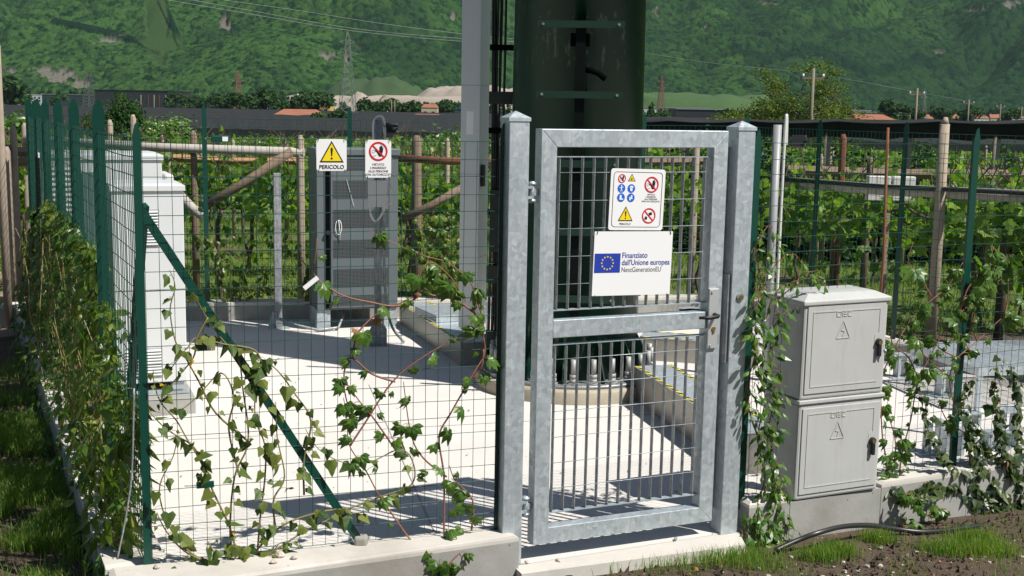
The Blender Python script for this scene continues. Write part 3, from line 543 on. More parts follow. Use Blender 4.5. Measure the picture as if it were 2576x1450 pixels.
# ================================================================== mesh fences
def tpost(p, ang, z0, z1, parent, w_=.04, name='post', tip=True):
    """T-section post with a pointed blade top"""
    o = MB(); h = w_ / 2
    pts = [(-h, z0), (h, z0), (h, z1 - .07), (0, z1)] if tip else [(-h, z0), (h, z0), (h, z1), (-h, z1)]
    if tip: pts = [(-h, z0), (h, z0), (h, z1 - .06), (h * .35, z1), (-h * .35, z1 - .012), (-h, z1 - .06)]
    o.xz(pts, -.002, .002); o.box((-.0025, .0022, z0), (.0025, .034, z1 - .07))
    q = o.build(name, M_green, parent); q.location = p; q.rotation_euler = (0, 0, ang); return q
def meshpanel(P0, P1, z0, z1, parent, dx=.058, dz=.08, r=.0013, name='wire_mesh', mat=None, skip=None, jit=.0015, dbl=True, sag=0):
    P0, P1 = Vector(P0), Vector(P1); d = (P1 - P0); L = d.length; d.normalize(); o = MB(); n = int(L / dx)
    for k in range(n + 1):
        p = P0 + d * (k * dx); j = random.uniform(-jit, jit); zz = z0
        if skip and skip(k * dx, None) is not None: zz = skip(k * dx, None)
        m_ = 4; pts = [(p.x + d.x * random.uniform(-jit, jit), p.y + d.y * random.uniform(-jit, jit), zz + (z1 - zz) * q_ / m_) for q_ in range(m_ + 1)]
        o.tube(pts, r, 4, caps=False)
    nz = int(round((z1 - z0) / dz))
    for k in range(nz + 1):
        z = z0 + (z1 - z0) * k / nz; segs = max(2, int(L / .35)); run = []
        for q_ in range(segs + 1):
            s_ = L * q_ / segs; p = P0 + d * s_
            if skip and skip(s_, z): 
                if len(run) > 1: o.tube(run, r * 1.15, 4, caps=False)
                run = []; continue
            run.append((p.x, p.y, z + random.uniform(-.004, .004) - sag * math.sin(math.pi * q_ / segs)))
        if len(run) > 1: o.tube(run, r * 1.15, 4, caps=False)
    return o.build(name, mat or M_wire, parent)
def tensioner(p, d, parent, white=True, rev=1):
    d = d.normalized(); q = Vector(p)
    o = MB().box((0, -.008, -.014), (.075 * rev, .008, .014)).build('wire_tensioner', M_green, parent, .003); o.location = q; o.rotation_euler = (0, 0, math.atan2(d.y, d.x))
    pts = [(-rev * .05 + rev * .05 * k / 24, .004 * math.cos(k * 1.6), .004 * math.sin(k * 1.6)) for k in range(25)]
    MB().tube(pts, .0012, 4).build('coil', M_wire, o)
    if white: MB().box((.045 * rev, -.0085, -.009), (.068 * rev, -.0082, .01)).build('sticker', M_signw, o)
ff = thing('mesh_fence', 'green mesh fence with diagonal brace left of the gate, carrying two white signs', 'fence')
tpost(FL0, FLA, .1, 2.07, ff, .035); tpost(FL1 + FLd * .0, FLA, .13, 2.09, ff, .035)
MB().box((-.008, .02, .16), (.006, .03, 2.03)).build('fixing_bar', M_gald, ff).location = FL1 + FLd * .035; COL.objects[-1].rotation_euler = (0, 0, FLA)
meshpanel(FL0 + FLd * .02 + FLn * .004, FL1 - FLd * .01 + FLn * .004, .17, 2.0, ff)
b0, b1 = FL0 + Vector((0, 0, 1.72)) - FLn * .02, Vector((-.665, 5.3, .16)) - FLn * .02
dv = (b1 - b0); m = MB(); nn = dv.cross(FLn).normalized() * .019; m.add([b0 - nn, b0 + nn, b1 + nn, b1 - nn] + [p - FLn * .03 for p in (b0, b1)], [(0, 1, 2, 3), (0, 3, 5, 4), (1, 4, 5, 2), (3, 2, 5), (0, 4, 1)]).build('diagonal_brace', M_green, ff)
MB().box((-.03, -.03, .15), (.03, .03, .2)).build('brace_foot', M_wall, ff, .012).location = (b1.x, b1.y, 0)
for z, s_ in ((2.0, .3), (1.11, .22), (.5, .21)): tensioner(FL0 + FLd * s_ + FLn * .006 + Vector((0, 0, z)), FLd, ff, z > 1)
for k in range(22):   # loose wire ends folded back past the post onto the galvanised tube
    z = .2 + k * .083 + random.uniform(-.006, .006); q = FL1 + FLd * .015 + FLn * .006; e = random.uniform(.03, .055); dz = random.choice([-.05, -.035, .004, .0, .03])
    MB().tube([q + Vector((0, 0, z)), q + FLd * e + FLn * .006 + Vector((0, 0, z + random.uniform(-.003, .003))), q + FLd * (e + .008 if abs(dz) > .01 else e * .3) + FLn * .012 + Vector((0, 0, z + dz))], .0015, 4).build('wire_end', M_wire, ff)
# long fence running back on the left
lf = thing('mesh_fence', 'long green mesh fence with pointed posts running back on the left behind the climbers', 'fence')
SD = Vector((-.424, .906, 0)).normalized(); SA = math.atan2(SD.y, SD.x)
for k, s_ in enumerate((1.35, 2.66, 3.8, 4.98, 5.9, 7.0)): tpost(FL0 + SD * s_, FLA + R_(-12), .1, 2.16, lf, .062)
meshpanel(FL0 + SD * .03 + Vector((-.01, 0, 0)), FL0 + SD * 7.05 + Vector((-.01, 0, 0)), .17, 2.0, lf, r=.0021, jit=.004, sag=.02)
tensioner(FL0 + SD * .2 + Vector((-.02, 0, 2.0)), SD, lf, False); tensioner(FL0 + SD * .2 + Vector((-.02, 0, 1.11)), SD, lf, False)
m = MB(); b0 = FL0 + SD * .04 + Vector((.03, 0, 1.72)); b1 = FL0 + SD * 1.0 + Vector((.03, 0, .2)); m.tube([b0, b1], .022, 4).build('diagonal_brace', M_green, lf)
B0, B1 = Vector((-4.62, 11.65, 0)), Vector((2.5, 13.08, 0)); Bd = (B1 - B0).normalized(); BA = math.atan2(Bd.y, Bd.x)
bf = thing('mesh_fence', 'rear green wire mesh fence between the pad and the vineyard', 'fence')
for s_ in (.02, 1.6, 3.02, 4.6, 6.1, 7.25): tpost(B0 + Bd * s_, BA, .1, 2.14, bf, .045)
meshpanel(B0, B1, .2, 2.0, bf, r=.0016, jit=.003)
# right side fence beyond the pad
RS = [Vector((2.5, 13.08, 0)), Vector((3.4, 10.6, 0)), Vector((4.27, 9.85, 0)), Vector((5.6, 8.58, 0))]
rs = thing('mesh_fence', 'green wire mesh fence along the far right side of the pad before the vines', 'fence')
for k in range(3):
    meshpanel(RS[k] + Vector((0, 0, 0)), RS[k + 1], .2, 2.0, rs, r=.0015, jit=.003)
for p in RS[1:3] + [Vector((2.95, 11.8, 0))]: tpost(p, R_(-30), .1, 2.1, rs, .045)
rf = thing('mesh_fence', 'green wire mesh fence right of the gate behind the grey utility cabinets', 'fence')
tpost(FR0 + FRd * .02, FRA, .1, 2.07, rf, .04); tpost(FR1, FRA, .1, 2.09, rf, .045)
cabA, cabB = .24, .88     # the cabinets fill this stretch of the fence
def sk(s_, z):
    inside = cabA < s_ < cabB
    if z is None: return 1.24 if inside else None
    return inside and z < 1.22
meshpanel(FR0, FR0 + FRd * 4.6, .17, 2.0, rf, skip=sk)
tpost(FR0 + FRd * 3.1, FRA, .1, 2.09, rf, .045)

# ================================================================== utility cabinets (stacked)
CA = R_(24.7); cdir = Vector((math.cos(CA), math.sin(CA), 0)); CO = Vector((1.503, 6.128, 0))
def utility(z0, z1, label, lid):
    t = thing('utility_cabinet', label, 'cabinet', (CO.x, CO.y, z0), CA, 'stacked grey utility cabinets'); h = z1 - z0; W = .553; Dp = .3
    MB().box((0, 0, 0), (W, Dp, h - (.03 if lid else .022))).build('body', M_oec, t, .012)
    if lid:
        m = MB(); e = .012; z = h - .03; a = [(-e, -e), (W + e, -e), (W + e, Dp + e), (-e, Dp + e)]; i_ = [(.06, .05), (W - .06, .05), (W - .06, Dp - .05), (.06, Dp - .05)]
        m.add([(x, y, z - .012) for x, y in a] + [(x, y, z + .012) for x, y in a] + [(x, y, z + .042) for x, y in i_], [(3, 2, 1, 0)] + [(i, (i + 1) % 4, 4 + (i + 1) % 4, 4 + i) for i in range(4)] + [(4 + i, 4 + (i + 1) % 4, 8 + (i + 1) % 4, 8 + i) for i in range(4)] + [(8, 9, 10, 11)])
        m.build('lid', M_oec, t, .006)
    else: MB().box((-.008, -.01, h - .022), (W + .008, Dp + .008, h - .001)).build('flange', M_oec, t, .004)
    d = MB().box((.022, -.006, .03), (W - .018, -.0005, h - .045)).build('door', M_oec, t, .003)
    # raised border line of the door
    bx0, bx1, bz0, bz1 = .055, W - .055, .065, h - .075; y0, y1 = -.0085, -.0062
    MB().box((bx0, y0, bz0), (bx0 + .005, y1, bz1)).box((bx0 + .0051, y0, bz1 - .005), (bx1, y1, bz1)).box((bx0 + .0051, y0, bz0), (bx1, y1, bz0 + .005)).box((bx1 - .005, y0, h * .62), (bx1, y1, bz1 - .0051)).build('door_moulding', M_oec, d)
    cx = W * .46; zt = h * .8; e = MB(); s_ = .0034; K = 1.35
    def st(x0_, z0_, x1_, z1_): e.box((cx + x0_ * K, -.0088, zt + z0_ * K), (cx + x1_ * K, -.0062, zt + z1_ * K))
    # rounded block letters O E C
    st(-.034, 0, -.014, s_); st(-.034, .018, -.014, .018 + s_); st(-.036, .002, -.0325, .0195); st(-.0155, .002, -.012, .0195)
    st(-.007, 0, -.003, .021); st(.001, 0, .013, s_); st(.001, .009, .013, .009 + s_); st(.001, .018, .013, .018 + s_)
    st(.018, .002, .0215, .0195); st(.019, 0, .036, s_); st(.019, .018, .036, .018 + s_)
    for a, b in (((-.033, -.085), (.033, -.085)), ((-.033, -.085), (0, -.018)), ((.033, -.085), (0, -.018)), ((.003, -.035), (-.01, -.055)), ((-.01, -.055), (.006, -.058)), ((.006, -.058), (-.002, -.078))):
        a = (a[0] * K, a[1] * K); b = (b[0] * K, b[1] * K); dd = Vector((b[0] - a[0], b[1] - a[1])); n = Vector((-dd.y, dd.x)).normalized() * .0018
        e.xz([(cx + a[0] - n.x, zt + a[1] - n.y), (cx + b[0] - n.x, zt + b[1] - n.y), (cx + b[0] + n.x, zt + b[1] + n.y), (cx + a[0] + n.x, zt + a[1] + n.y)], -.0088, -.0062)
    e.build('raised_emblem', M_oec, d)
    lx, lz = W - .062, h * .52
    MB().xz(rrect(.048, .12, .012), -.0075, -.0062).build('lock_recess', M_oec, d).location = (lx, 0, lz - .012)
    lk = MB().tube([(lx, -.0076, lz), (lx, -.024, lz)], [.021, .019], 14).box((lx - .009, -.03, lz - .075), (lx + .009, -.014, lz - .012)).build('lock_handle', M_blk, t, .002)
    MB().tube([(lx, -.0242, lz), (lx, -.028, lz)], .011, 14).build('lock_cylinder', M_brass, lk)
    if lid:
        MB().tube([(lx + .028 + .012 * math.cos(a), -.03, lz - .02 + .013 * math.sin(a)) for a in np.linspace(0, 6.28, 13)], .0012, 4).build('key_ring', M_gal, lk)
        MB().box((lx + .026, -.032, lz - .07), (lx + .034, -.03, lz - .05)).tube([(lx + .03, -.031, lz - .038), (lx + .03, -.0312, lz - .052)], .008, 8).build('key', M_gal, lk)
    return t
utility(.134, .675, 'lower of two stacked grey utility cabinets, standing on the concrete wall', False)
utility(.676, 1.215, 'upper of two stacked grey utility cabinets, with sloped lid and key in its lock', True)

# ================================================================== tower and what hangs on it
TX, TY = .48, 9.42
tw = thing('antenna_tower', 'huge dark green steel tube mast bolted to a round concrete footing', 'tower', (TX, TY, 0))
m, t_, N, L, b = nt('tower_paint')
c0 = mixc(t_, noise(t_, 2, 5), (.002, .022, .012), (.004, .031, .017))
sc = noise(t_, 7, 7, .75, sx=(3.2, 3.2, .7)); bd = ramp(t_, noise(t_, 1.1, 2, .5, sx=(.15, .15, 1.7)), [(.56, 0), (.66, 1)])
mm = N.new('ShaderNodeMath'); mm.operation = 'MULTIPLY'; L.new(ramp(t_, sc, [(.56, 0), (.62, .3), (.7, 0)]), mm.inputs[0]); L.new(bd, mm.inputs[1])
L.new(mixc(t_, mm.outputs[0], c0, (.3, .38, .34)), b.inputs['Base Color']); b.inputs['Roughness'].default_value = .33; b.inputs['Specular IOR Level'].default_value = .16; bump(t_, noise(t_, 3, 3, .5, sx=(1, 1, .2)), .15, .02)
M_tow = m
MB().cyl((0, 0), .52, .125, 27, 72, r2=.3).build('shaft', M_tow, tw)
MB().cyl((0, 0), .70, .105, .13, 72).build('base_flange', M_gald, tw)
MB().cyl((0, 0), .76, -.05, .104, 64).build('footing', concrete('rough_footing', (.3, .25, .17), (.5, .46, .38), .6, dirtcol=(.24, .14, .06)), tw, .02)
M_bolt = plain('zinc_bolt', (.36, .36, .35), .6, .3)
for k in range(26):
    a = 2 * math.pi * k / 26 + .1; x, y = .63 * math.cos(a), .63 * math.sin(a)
    o = MB().cyl((x, y), .042, .131, .139, 18).cyl((x, y), .031, .139, .170, 6).cyl((x, y), .031, .174, .202, 6).cyl((x, y), .02, .202, .315, 14).build('anchor_bolt', M_bolt, tw)
    if k % 2 == 0:
        a += math.pi / 26; c_, s_ = math.cos(a), math.sin(a); g = MB().xz([(.50, .132), (.66, .132), (.66, .16), (.525, .42), (.50, .42)], -.005, .005).build('gusset', M_tow, tw); g.rotation_euler = (0, 0, a)
# climbing rail with cross arms, on the camera side
rl = thing('climbing_rail', 'dark green vertical climbing rail with cross arms fixed on the green mast', 'climbing rail', (TX + .045, TY, 0), R_(-6))
yy = -.6
M_arm = plain('dark_arm_paint', (.006, .03, .018), .45)
MB().box((-.035, yy - .02, .55), (.035, yy + .02, 2.74)).build('rail', plain('black_green_steel', (.003, .006, .005), .6, 0, spec=.1), rl)
for k in range(5):
    z = .77 + .495 * k
    a_ = MB().box((-.31, yy - .05, z - .025), (.31, yy - .021, z + .025)).build('cross_arm', M_arm, rl)
    MB().box((-.05, yy + .021, z - .02), (.05, yy + .11 , z + .02)).build('bracket', M_dark, rl)
    for sx in (-.27, .27): MB().tube([(sx, yy - .055, z), (sx, yy - .05, z)], .01, 8).build('bolt', M_gald, a_)
MB().tube([(.03, yy + .03, 2.435), (.08, yy + .02, 2.43), (.13, yy + .03, 2.41), (.18, yy + .04, 2.37)], .022, 8).build('fall_arrester_arm', M_dark, rl)
MB().box((-.075, yy - .01, 2.6), (.06, yy + .05, 2.69)).build('fall_arrester_block', M_dark, rl)
# aluminium cable duct
cd = thing('cable_duct', 'tall pale aluminium cable duct standing left of the green mast', 'duct', (-.45, 10.12, 0), R_(-15))
MB().box((0, 0, .3), (.165, .27, 26)).build('duct_cover', M_alu, cd, .004)
MB().box((.02, .03, 0), (.085, .08, .299)).build('support_leg', M_gal, cd)
MB().box((.166, .04, 1.5), (.19, .1, 1.68)).build('clip', M_blk, cd)
MB().box((.05, -.0012, 1.93), (.11, -.0002, 2.12)).build('sticker', M_signw, cd)
for zz in (.9, 1.6, 2.33, 3.05): MB().box((-.001, -.0015, zz), (.1665, .271, zz + .003)).build('joint_line', M_gald, cd)
cb = thing('feeder_cables', 'bundle of black vertical cables between the aluminium duct and the mast', 'cables', (-.14, 9.72, 0))
for k in range(9):
    x = (k % 5) * .022 - .045; y = (k // 5) * .03; r = [.008, .011, .009, .007, .011, .008, .01, .007, .009][k]
    MB().tube([(x + .01 * math.sin(zz * 1.3 + k), y, zz) for zz in np.linspace(.1, 8, 24)] + [(x, y, 24)], r, 6).build('cable', M_blk, cb)
for z in (1.3, 1.95, 2.6, 3.4): MB().box((-.07, -.02, z), (.2, -.012, z + .045)).build('cable_clamp', M_dark, cb)
for z, h in ((2.18, .1), (.75, .14), (1.0, .5), (.2, .16)): MB().box((-.07 if h < .4 else -.05, -.035, z), (.12 if h < .4 else .03, -.022, z + h)).build('bracket_plate', plain('dark_green_steel', (.01, .02, .014)), cb)

# ================================================================== equipment on the pad
def louvres(parent, x0, x1, z0, z1, n, y=0, mat=None):
    m = MB()
    for k in range(n):
        z = z0 + (z1 - z0) * k / n; m.add([(x0, y - .001, z), (x1, y - .001, z), (x1, y - .012, z + (z1 - z0) / n * .35), (x0, y - .012, z + (z1 - z0) / n * .35), (x1, y - .001, z + (z1 - z0) / n * .8), (x0, y - .001, z + (z1 - z0) / n * .8)], [(0, 1, 2, 3), (3, 2, 4, 5)])
    return m.build('louvre', mat or M_white, parent)
SIA = R_(22)
def white_cabinet(label, corner, w_, d, z0, z1, vents=(), rz=SIA):
    t = thing('white_cabinet', label, 'cabinet', (*corner, 0), rz, 'white equipment cabinets on the left of the pad')
    MB().box((0, 0, z0), (w_, d, z1 - .05)).build('body', M_white, t, .006)
    MB().add([(-.012, -.015, z1 - .05), (w_ + .012, -.015, z1 - .05), (w_ + .012, d + .01, z1 - .05), (-.012, d + .01, z1 - .05), (-.012, -.015, z1 - .012), (w_ + .012, -.015, z1 - .012), (w_ + .012, d + .01, z1 - .012), (-.012, d + .01, z1 - .012), (.05, .05, z1), (w_ - .05, .05, z1), (w_ - .05, d - .05, z1), (.05, d - .05, z1)],
             [(3, 2, 1, 0), (0, 1, 5, 4), (1, 2, 6, 5), (2, 3, 7, 6), (3, 0, 4, 7), (4, 5, 9, 8), (5, 6, 10, 9), (6, 7, 11, 10), (7, 4, 8, 11), (8, 9, 10, 11)]).build('roof_cover', M_white, t, .003)
    for (a, b, c_, e_, n) in vents:
        v = MB().box((a - .008, -.004, c_ - .012), (b + .008, -.0005, e_ + .008)).build('vent', plain('vent_shadow', (.45, .45, .45), .6), t); louvres(v, a, b, c_, e_, n, -.004)
    return t
wa = white_cabinet('tall white cabinet with louvred vents nearest behind the corner fence post', (-2.7, 8.11), .47, .5, .22, 1.6, [(.17, .3, 1.18, 1.42, 12), (.06, .3, .27, .46, 9)])
MB().box((.0, -.003, .87), (.47, -.0005, .874)).build('panel_seam', M_gald, wa)
MB().box((-.02, .03, .125), (.49, .08, .16)).box((-.02, .4, .125), (.49, .45, .16)).box((.02, .02, .161), (.1, .48, .219)).box((.37, .02, .161), (.45, .48, .219)).build('mounting_rail', M_gal, wa)
t = thing('cabinet_plinth', 'low concrete plinth under the nearest tall white cabinet', 'plinth', (-2.86, 7.96, 0), SIA); MB().box((-.02, 0, -.05), (.72, .7, .12)).build('plinth_block', M_wall, t, .01)
wb = white_cabinet('wide white cabinet with sloped top edge standing behind the tall white cabinet', (-3.25, 9.05), .6, .6, .1, 1.76, [])
MB().box((.62, .02, .1), (.69, .5, 1.6)).build('side_housing', M_white, wb, .02); MB().box((.45, -.02, 1.35), (.48, -.001, 1.55)).build('door_handle', M_whiteshade, wb)
MB().box((.02, -.03, .2), (.14, -.001, 1.62)).build('side_panel', plain('dark_teal_panel', (.12, .16, .16), .5), wb)  # dark teal-grey cabinet side, in its own colour
wc = white_cabinet('white slatted cabinet farthest back on the left, seen through the side fence', (-3.95, 10.1), .7, .5, .1, 1.72, [(.05, .65, .3, 1.6, 30)])
# grey perforated cabinet
gc = thing('grey_cabinet', 'dark grey outdoor cabinet with bands of perforated ventilation on galvanised feet', 'cabinet', (-1.86, 11.42, 0), R_(20))
Wg, Dg = .79, .42
MB().box((0, 0, .2), (Wg, Dg, 1.68)).build('body', M_cab, gc, .004)
MB().box((-.015, -.02, 1.681), (Wg + .015, Dg + .01, 1.745)).build('roof', M_cab, gc, .006)
MB().box((.085, -.012, .22), (.12, -.0008, 1.66)).build('hinge_gap', M_dark, gc)
dr = MB().box((.13, -.02, .22), (.73, -.0008, 1.66)).build('door', M_cab, gc, .003)
M_perf, t_, N, L, b = nt('perforated_sheet')
oc = ocoord(t_); vx = N.new('ShaderNodeTexVoronoi'); vx.inputs['Scale'].default_value = 75; vx.inputs['Randomness'].default_value = 0; mp_ = N.new('ShaderNodeMapping'); mp_.inputs['Scale'].default_value = (1, 0, 1); L.new(oc, mp_.inputs[0]); L.new(mp_.outputs[0], vx.inputs['Vector'])
L.new(ramp(t_, vx.outputs['Distance'], [(.36, (.01, .011, .012)), (.46, (.1, .115, .12))]), b.inputs['Base Color']); b.inputs['Roughness'].default_value = .5
for v0, v1 in ((382, 421), (446, 490), (517, 561), (591, 635), (663, 708), (729, 771)):
    zt, zb = 1.72 - (v0 - 375) / 400 * 1.56, 1.72 - (v1 - 375) / 400 * 1.56; MB().box((.15, -.0225, max(zb, .24)), (.69, -.0205, min(zt, 1.65))).build('perforated_band', M_perf, dr)
MB().tube([(.1, -.013, .95), (.1, -.04, .95)], .022, 12).build('lock_knob', M_blk, gc)
MB().tube([(.2 + .03 * math.sin(a), -.035, 1.0 + .07 * math.cos(a)) for a in np.linspace(0, 6.28, 13)] + [(.22, -.04, .88)], .004, 5).build('white_cable_loop', M_signw, gc)
MB().tube([(.28, -.03, 1.45), (.35, -.03, 1.2)], .002, 4).build('string', M_signw, gc)
for x in (.0, Wg - .13): MB().box((x, .02, .012), (x + .13, .12, .199)).box((x - .015, -.03, 0), (x + .145, .13, .012)).build('foot', M_gal, gc, .002); MB().box((x, Dg - .12, 0), (x + .13, Dg - .02, .199)).build('foot', M_gal, gc, .002)
MB().tube([(-.35, .1, .12), (-.2, .05, .06), (0, -.06, .02), (.2, -.02, .03), (.27, .1, .12), (.22, .2, .2)], .014, 8).build('conduit', M_gald, gc)
# galvanised pole with junction box, conduit and floodlight
def floodlight(t, p, rz, mat=M_blk):
    o = MB().box((-.06, -.02, -.05), (.06, .02, .05)).build('floodlight', mat, t, .006); o.location = p; o.rotation_euler = (R_(25), 0, rz)
    MB().box((-.052, -.023, -.042), (.052, -.0205, .042)).build('lens', plain('lamp_glass', (.12, .12, .12), .1), o)
    MB().box((-.065, -.0, -.01), (-.061, .06, .01)).box((.061, -.0, -.01), (.065, .06, .01)).box((-.065, .06, -.01), (.065, .064, .01)).build('yoke', mat, o)
def corr(pts, r, t, name, mat):
    P = [Vector(p) for p in pts]; fine = []
    for i in range(len(P) - 1):
        n = max(2, int((P[i + 1] - P[i]).length / .009)); fine += [P[i].lerp(P[i + 1], k / n) for k in range(n)]
    fine.append(P[-1]); MB().tube(fine, [r * (1 if k % 2 else .84) for k in range(len(fine))], 8).build(name, mat, t)
def smooth(pts, n=6):
    P = [Vector(p) for p in pts]; out = []
    for i in range(len(P) - 1):
        p0, p1, p2, p3 = P[max(i - 1, 0)], P[i], P[i + 1], P[min(i + 2, len(P) - 1)]
        for k in range(n):
            s_ = k / n; out.append(.5 * ((2 * p1) + (p2 - p0) * s_ + (2 * p0 - 5 * p1 + 4 * p2 - p3) * s_ ** 2 + (3 * p1 - p0 - 3 * p2 + p3) * s_ ** 3))
    return out + [P[-1]]
pl = thing('lamp_pole', 'galvanised pole with junction box and black floodlight before the dark grey cabinet', 'pole', (-1.21, 10.78, 0), R_(15))
MB().cyl((0, 0), .033, .012, 2.03, 18).build('pole_tube', M_gald, pl)
MB().box((-.08, -.08, 0), (.08, .08, .012)).xz([(-.078, .013), (.078, .013), (.078, .15), (.06, .19), (-.06, .19), (-.078, .15)], -.04, -.034).build('base_bracket', M_gald, pl)
MB().box((-.095, -.06, 1.26), (.075, -.035, 1.5)).box((.04, -.05, 1.28), (.12, -.03, 1.5)).build('junction_box', M_whiteshade, pl, .004)
corr(smooth([(.06, -.05, 1.47), (.1, -.05, 1.42), (.06, -.05, 1.3), (.03, -.045, 1.2), (-.03, -.045, 1.14), (-.07, -.045, 1.2), (-.07, -.045, 1.3)]), .013, pl, 'conduit', M_whiteshade)
corr(smooth([(.045, -.02, 1.98), (.06, 0, 1.8), (.05, -.02, 1.3), (.06, -.02, .6), (.12, .02, .2), (.25, .05, .01)]), .013, pl, 'conduit', M_gald)
corr(smooth([(-.04, 0, 1.85), (-.035, 0, 2.02), (.03, 0, 2.06), (.06, 0, 1.98), (.055, 0, 1.8)]), .012, pl, 'conduit', M_whiteshade)
floodlight(pl, (.12, .04, 1.95), R_(170))
sp_ = thing('short_post', 'short galvanised square post with base plate left of the dark grey cabinet', 'post', (-2.26, 11.55, 0), R_(18))
MB().box((-.035, -.03, .01), (.035, .03, 1.5)).build('post_tube', M_gald, sp_, .003); MB().box((-.1, -.09, 0), (.1, .09, .009)).yz([(-.08, .01), (-.031, .01), (-.031, .16)], -.03, -.024).build('base_plate', M_gal, sp_); MB().xz([(-.1, .01), (-.036, .01), (-.036, .16), (-.06, .16)], -.004, .004).build('gusset', M_gal, sp_)
rp = thing('lamp_pole', 'grey plastic coated pole with white ribbed conduit and floodlight, right of the gate', 'pole', (2.07, 9.62, 0), R_(20))
MB().cyl((0, 0), .034, .0, 2.06, 18).build('pole_tube', plain('grey_pipe', (.3, .31, .32), .45), rp)
corr(smooth([(.06, -.02, .0), (.05, -.035, .6), (.046, -.035, 1.4), (.05, -.03, 1.95), (.06, -.02, 2.12), (.08, 0, 2.1), (.085, 0, 1.9)]), .014, rp, 'conduit', M_whiteshade)
MB().cyl((.02, 0), .05, 0, .012, 12).build('base_plate', M_gal, rp); floodlight(rp, (.2, 0, 1.93), R_(140))
def grating_step(label, p, rz, w_, d, h):
    t = thing('grating_platform', label, 'platform', (*p, 0), rz, 'galvanised step-over platforms'); g = MB(); n = int(d / .034)
    for k in range(n + 1): g.box((0, d * k / n - .0015, h - .025), (w_, d * k / n + .0015, h))
    for k in range(int(w_ / .1)): g.box((.05 + k * .1, 0, h - .012), (.054 + k * .1, d, h - .005))
    g.build('grating', M_gal, t)
    MB().box((-.006, -.006, h - .06), (w_ + .006, -.002, h + .002)).box((-.006, d + .002, h - .06), (w_ + .006, d + .006, h + .002)).box((-.006, -.0018, h - .06), (-.002, d + .0018, h + .002)).box((w_ + .002, -.0018, h - .06), (w_ + .006, d + .0018, h + .002)).build('edge_frame', M_gal, t)
    for x in (0, w_ - .035):
        for y in (0, d - .035): MB().box((x, y, .006), (x + .035, y + .035, h - .061)).box((x - .02, y - .02, 0), (x + .055, y + .055, .006)).build('leg', M_gal, t)
    return t
def duct(label, p0, p1, w_, h):
    if w_ < 0: p0, p1, w_ = (p0[0] + .3, p0[1] + .1), (p1[0] + .3, p1[1] + .1), -w_
    a, b = Vector((*p0, 0)), Vector((*p1, 0)); d = b - a; L = d.length; t = thing('cable_trunking', label, 'duct', a, math.atan2(d.y, d.x), 'galvanised cable trunkings on the pad')
    MB().box((0, 0, 0), (L, w_, h - .003)).build('trunk_body', plain('zinc_sheet', (.36, .35, .32), .42, .6, .1, 3), t)
    MB().box((-.003, -.004, h - .0025), (L + .003, w_ + .004, h + .003)).build('trunk_lid', M_gal, t)
    tp = MB(); n = int(L / .11)
    for k in range(n):
        x = k * L / n
        for y in (.004, w_ - .034): tp.add([(x, y, h + .0045), (x + L / n * .5, y, h + .0045), (x + L / n * .9, y + .03, h + .0045), (x + L / n * .4, y + .03, h + .0045)], [(0, 1, 2, 3)])
    tp.build('yellow_tape', M_tape, t); tb = MB()
    for y in (.004, w_ - .034): tb.add([(0, y, h + .0038), (L, y, h + .0038), (L, y + .03, h + .0038), (0, y + .03, h + .0038)], [(0, 1, 2, 3)])
    tb.build('black_tape', M_ink, t); return t
duct('low galvanised cable trunking with striped tape, left of the mast under the platform', (-.42, 9.95), (-1.12, 11.95), -.32, .2)
duct('low galvanised cable trunking with striped tape, right of the mast behind the gate', (.93, 8.9), (1.38, 7.02), .3, .25)
duct('pale low trunking crossing behind the mast towards the right pole', (1.12, 10.35), (2.1, 10.1), .3, .2)
grating_step('low grating platform stepping over the trunking left of the mast', (-.68, 10.85), R_(25), .72, .55, .27)
grating_step('large low grating platform on the far right of the pad', G(2455, 1040).xy[:], R_(12), 1.3, .95, .34)
def support(label, p, h=.2, rz=R_(20), s_=.13):
    t = thing('pipe_support', label, 'bracket', (*p, 0), rz, 'galvanised brackets lying on the right of the pad')
    MB().box((-s_ / 2, -.05, h - .008), (s_ / 2, .05, h)).build('top_plate', M_gal, t); MB().box((-s_ / 2 + .01, -.035, .008), (-s_ / 2 + .035, .035, h - .0082)).build('leg', M_gal, t); MB().box((s_ / 2 - .035, -.035, .008), (s_ / 2 - .01, .035, h - .0082)).build('leg', M_gal, t)
    MB().box((-s_ / 2 - .05, -.06, 0), (s_ / 2 + .03, .06, .0078)).build('base_plate', M_gal, t); return t
for (u, v, h, s_, lb) in [(2345, 1140, .22, .13, 'galvanised bracket nearest the cabinets, first in the front row'), (2395, 1156, .2, .14, 'galvanised bracket just left of the green post foot'), (2498, 1161, .2, .16, 'galvanised bracket behind the ivy, nearest the wall'), (2530, 1128, .26, .2, 'galvanised bracket with wide top plate behind the ivy'), (2375, 994, .21, .17, 'galvanised bracket standing before the large platform'), (2265, 949, .2, .12, 'galvanised bracket at the rear left, beside the utility cabinets'), (2322, 921, .18, .14, 'galvanised bracket against the far right wall'), (2385, 912, .17, .16, 'galvanised bracket touching the platform corner'), (2440, 1110, .2, .12, 'galvanised bracket behind the green post'), (1730, 795, .09, .2, 'folded galvanised bracket lying on the pad behind the mast')]:
    support(lb, G(u, v).xy[:], h, R_(random.uniform(5, 35)), s_)
rb = tag(MB().tube([(0, 0, -.1), (.02, 0, 1.0), (-.01, 0, 2.05)], .012, 7).build('rebar', M_rust), 'rusty ribbed steel bar standing upright behind the utility cabinets', 'steel bar'); rb.location = (3.05, 9.95, 0)
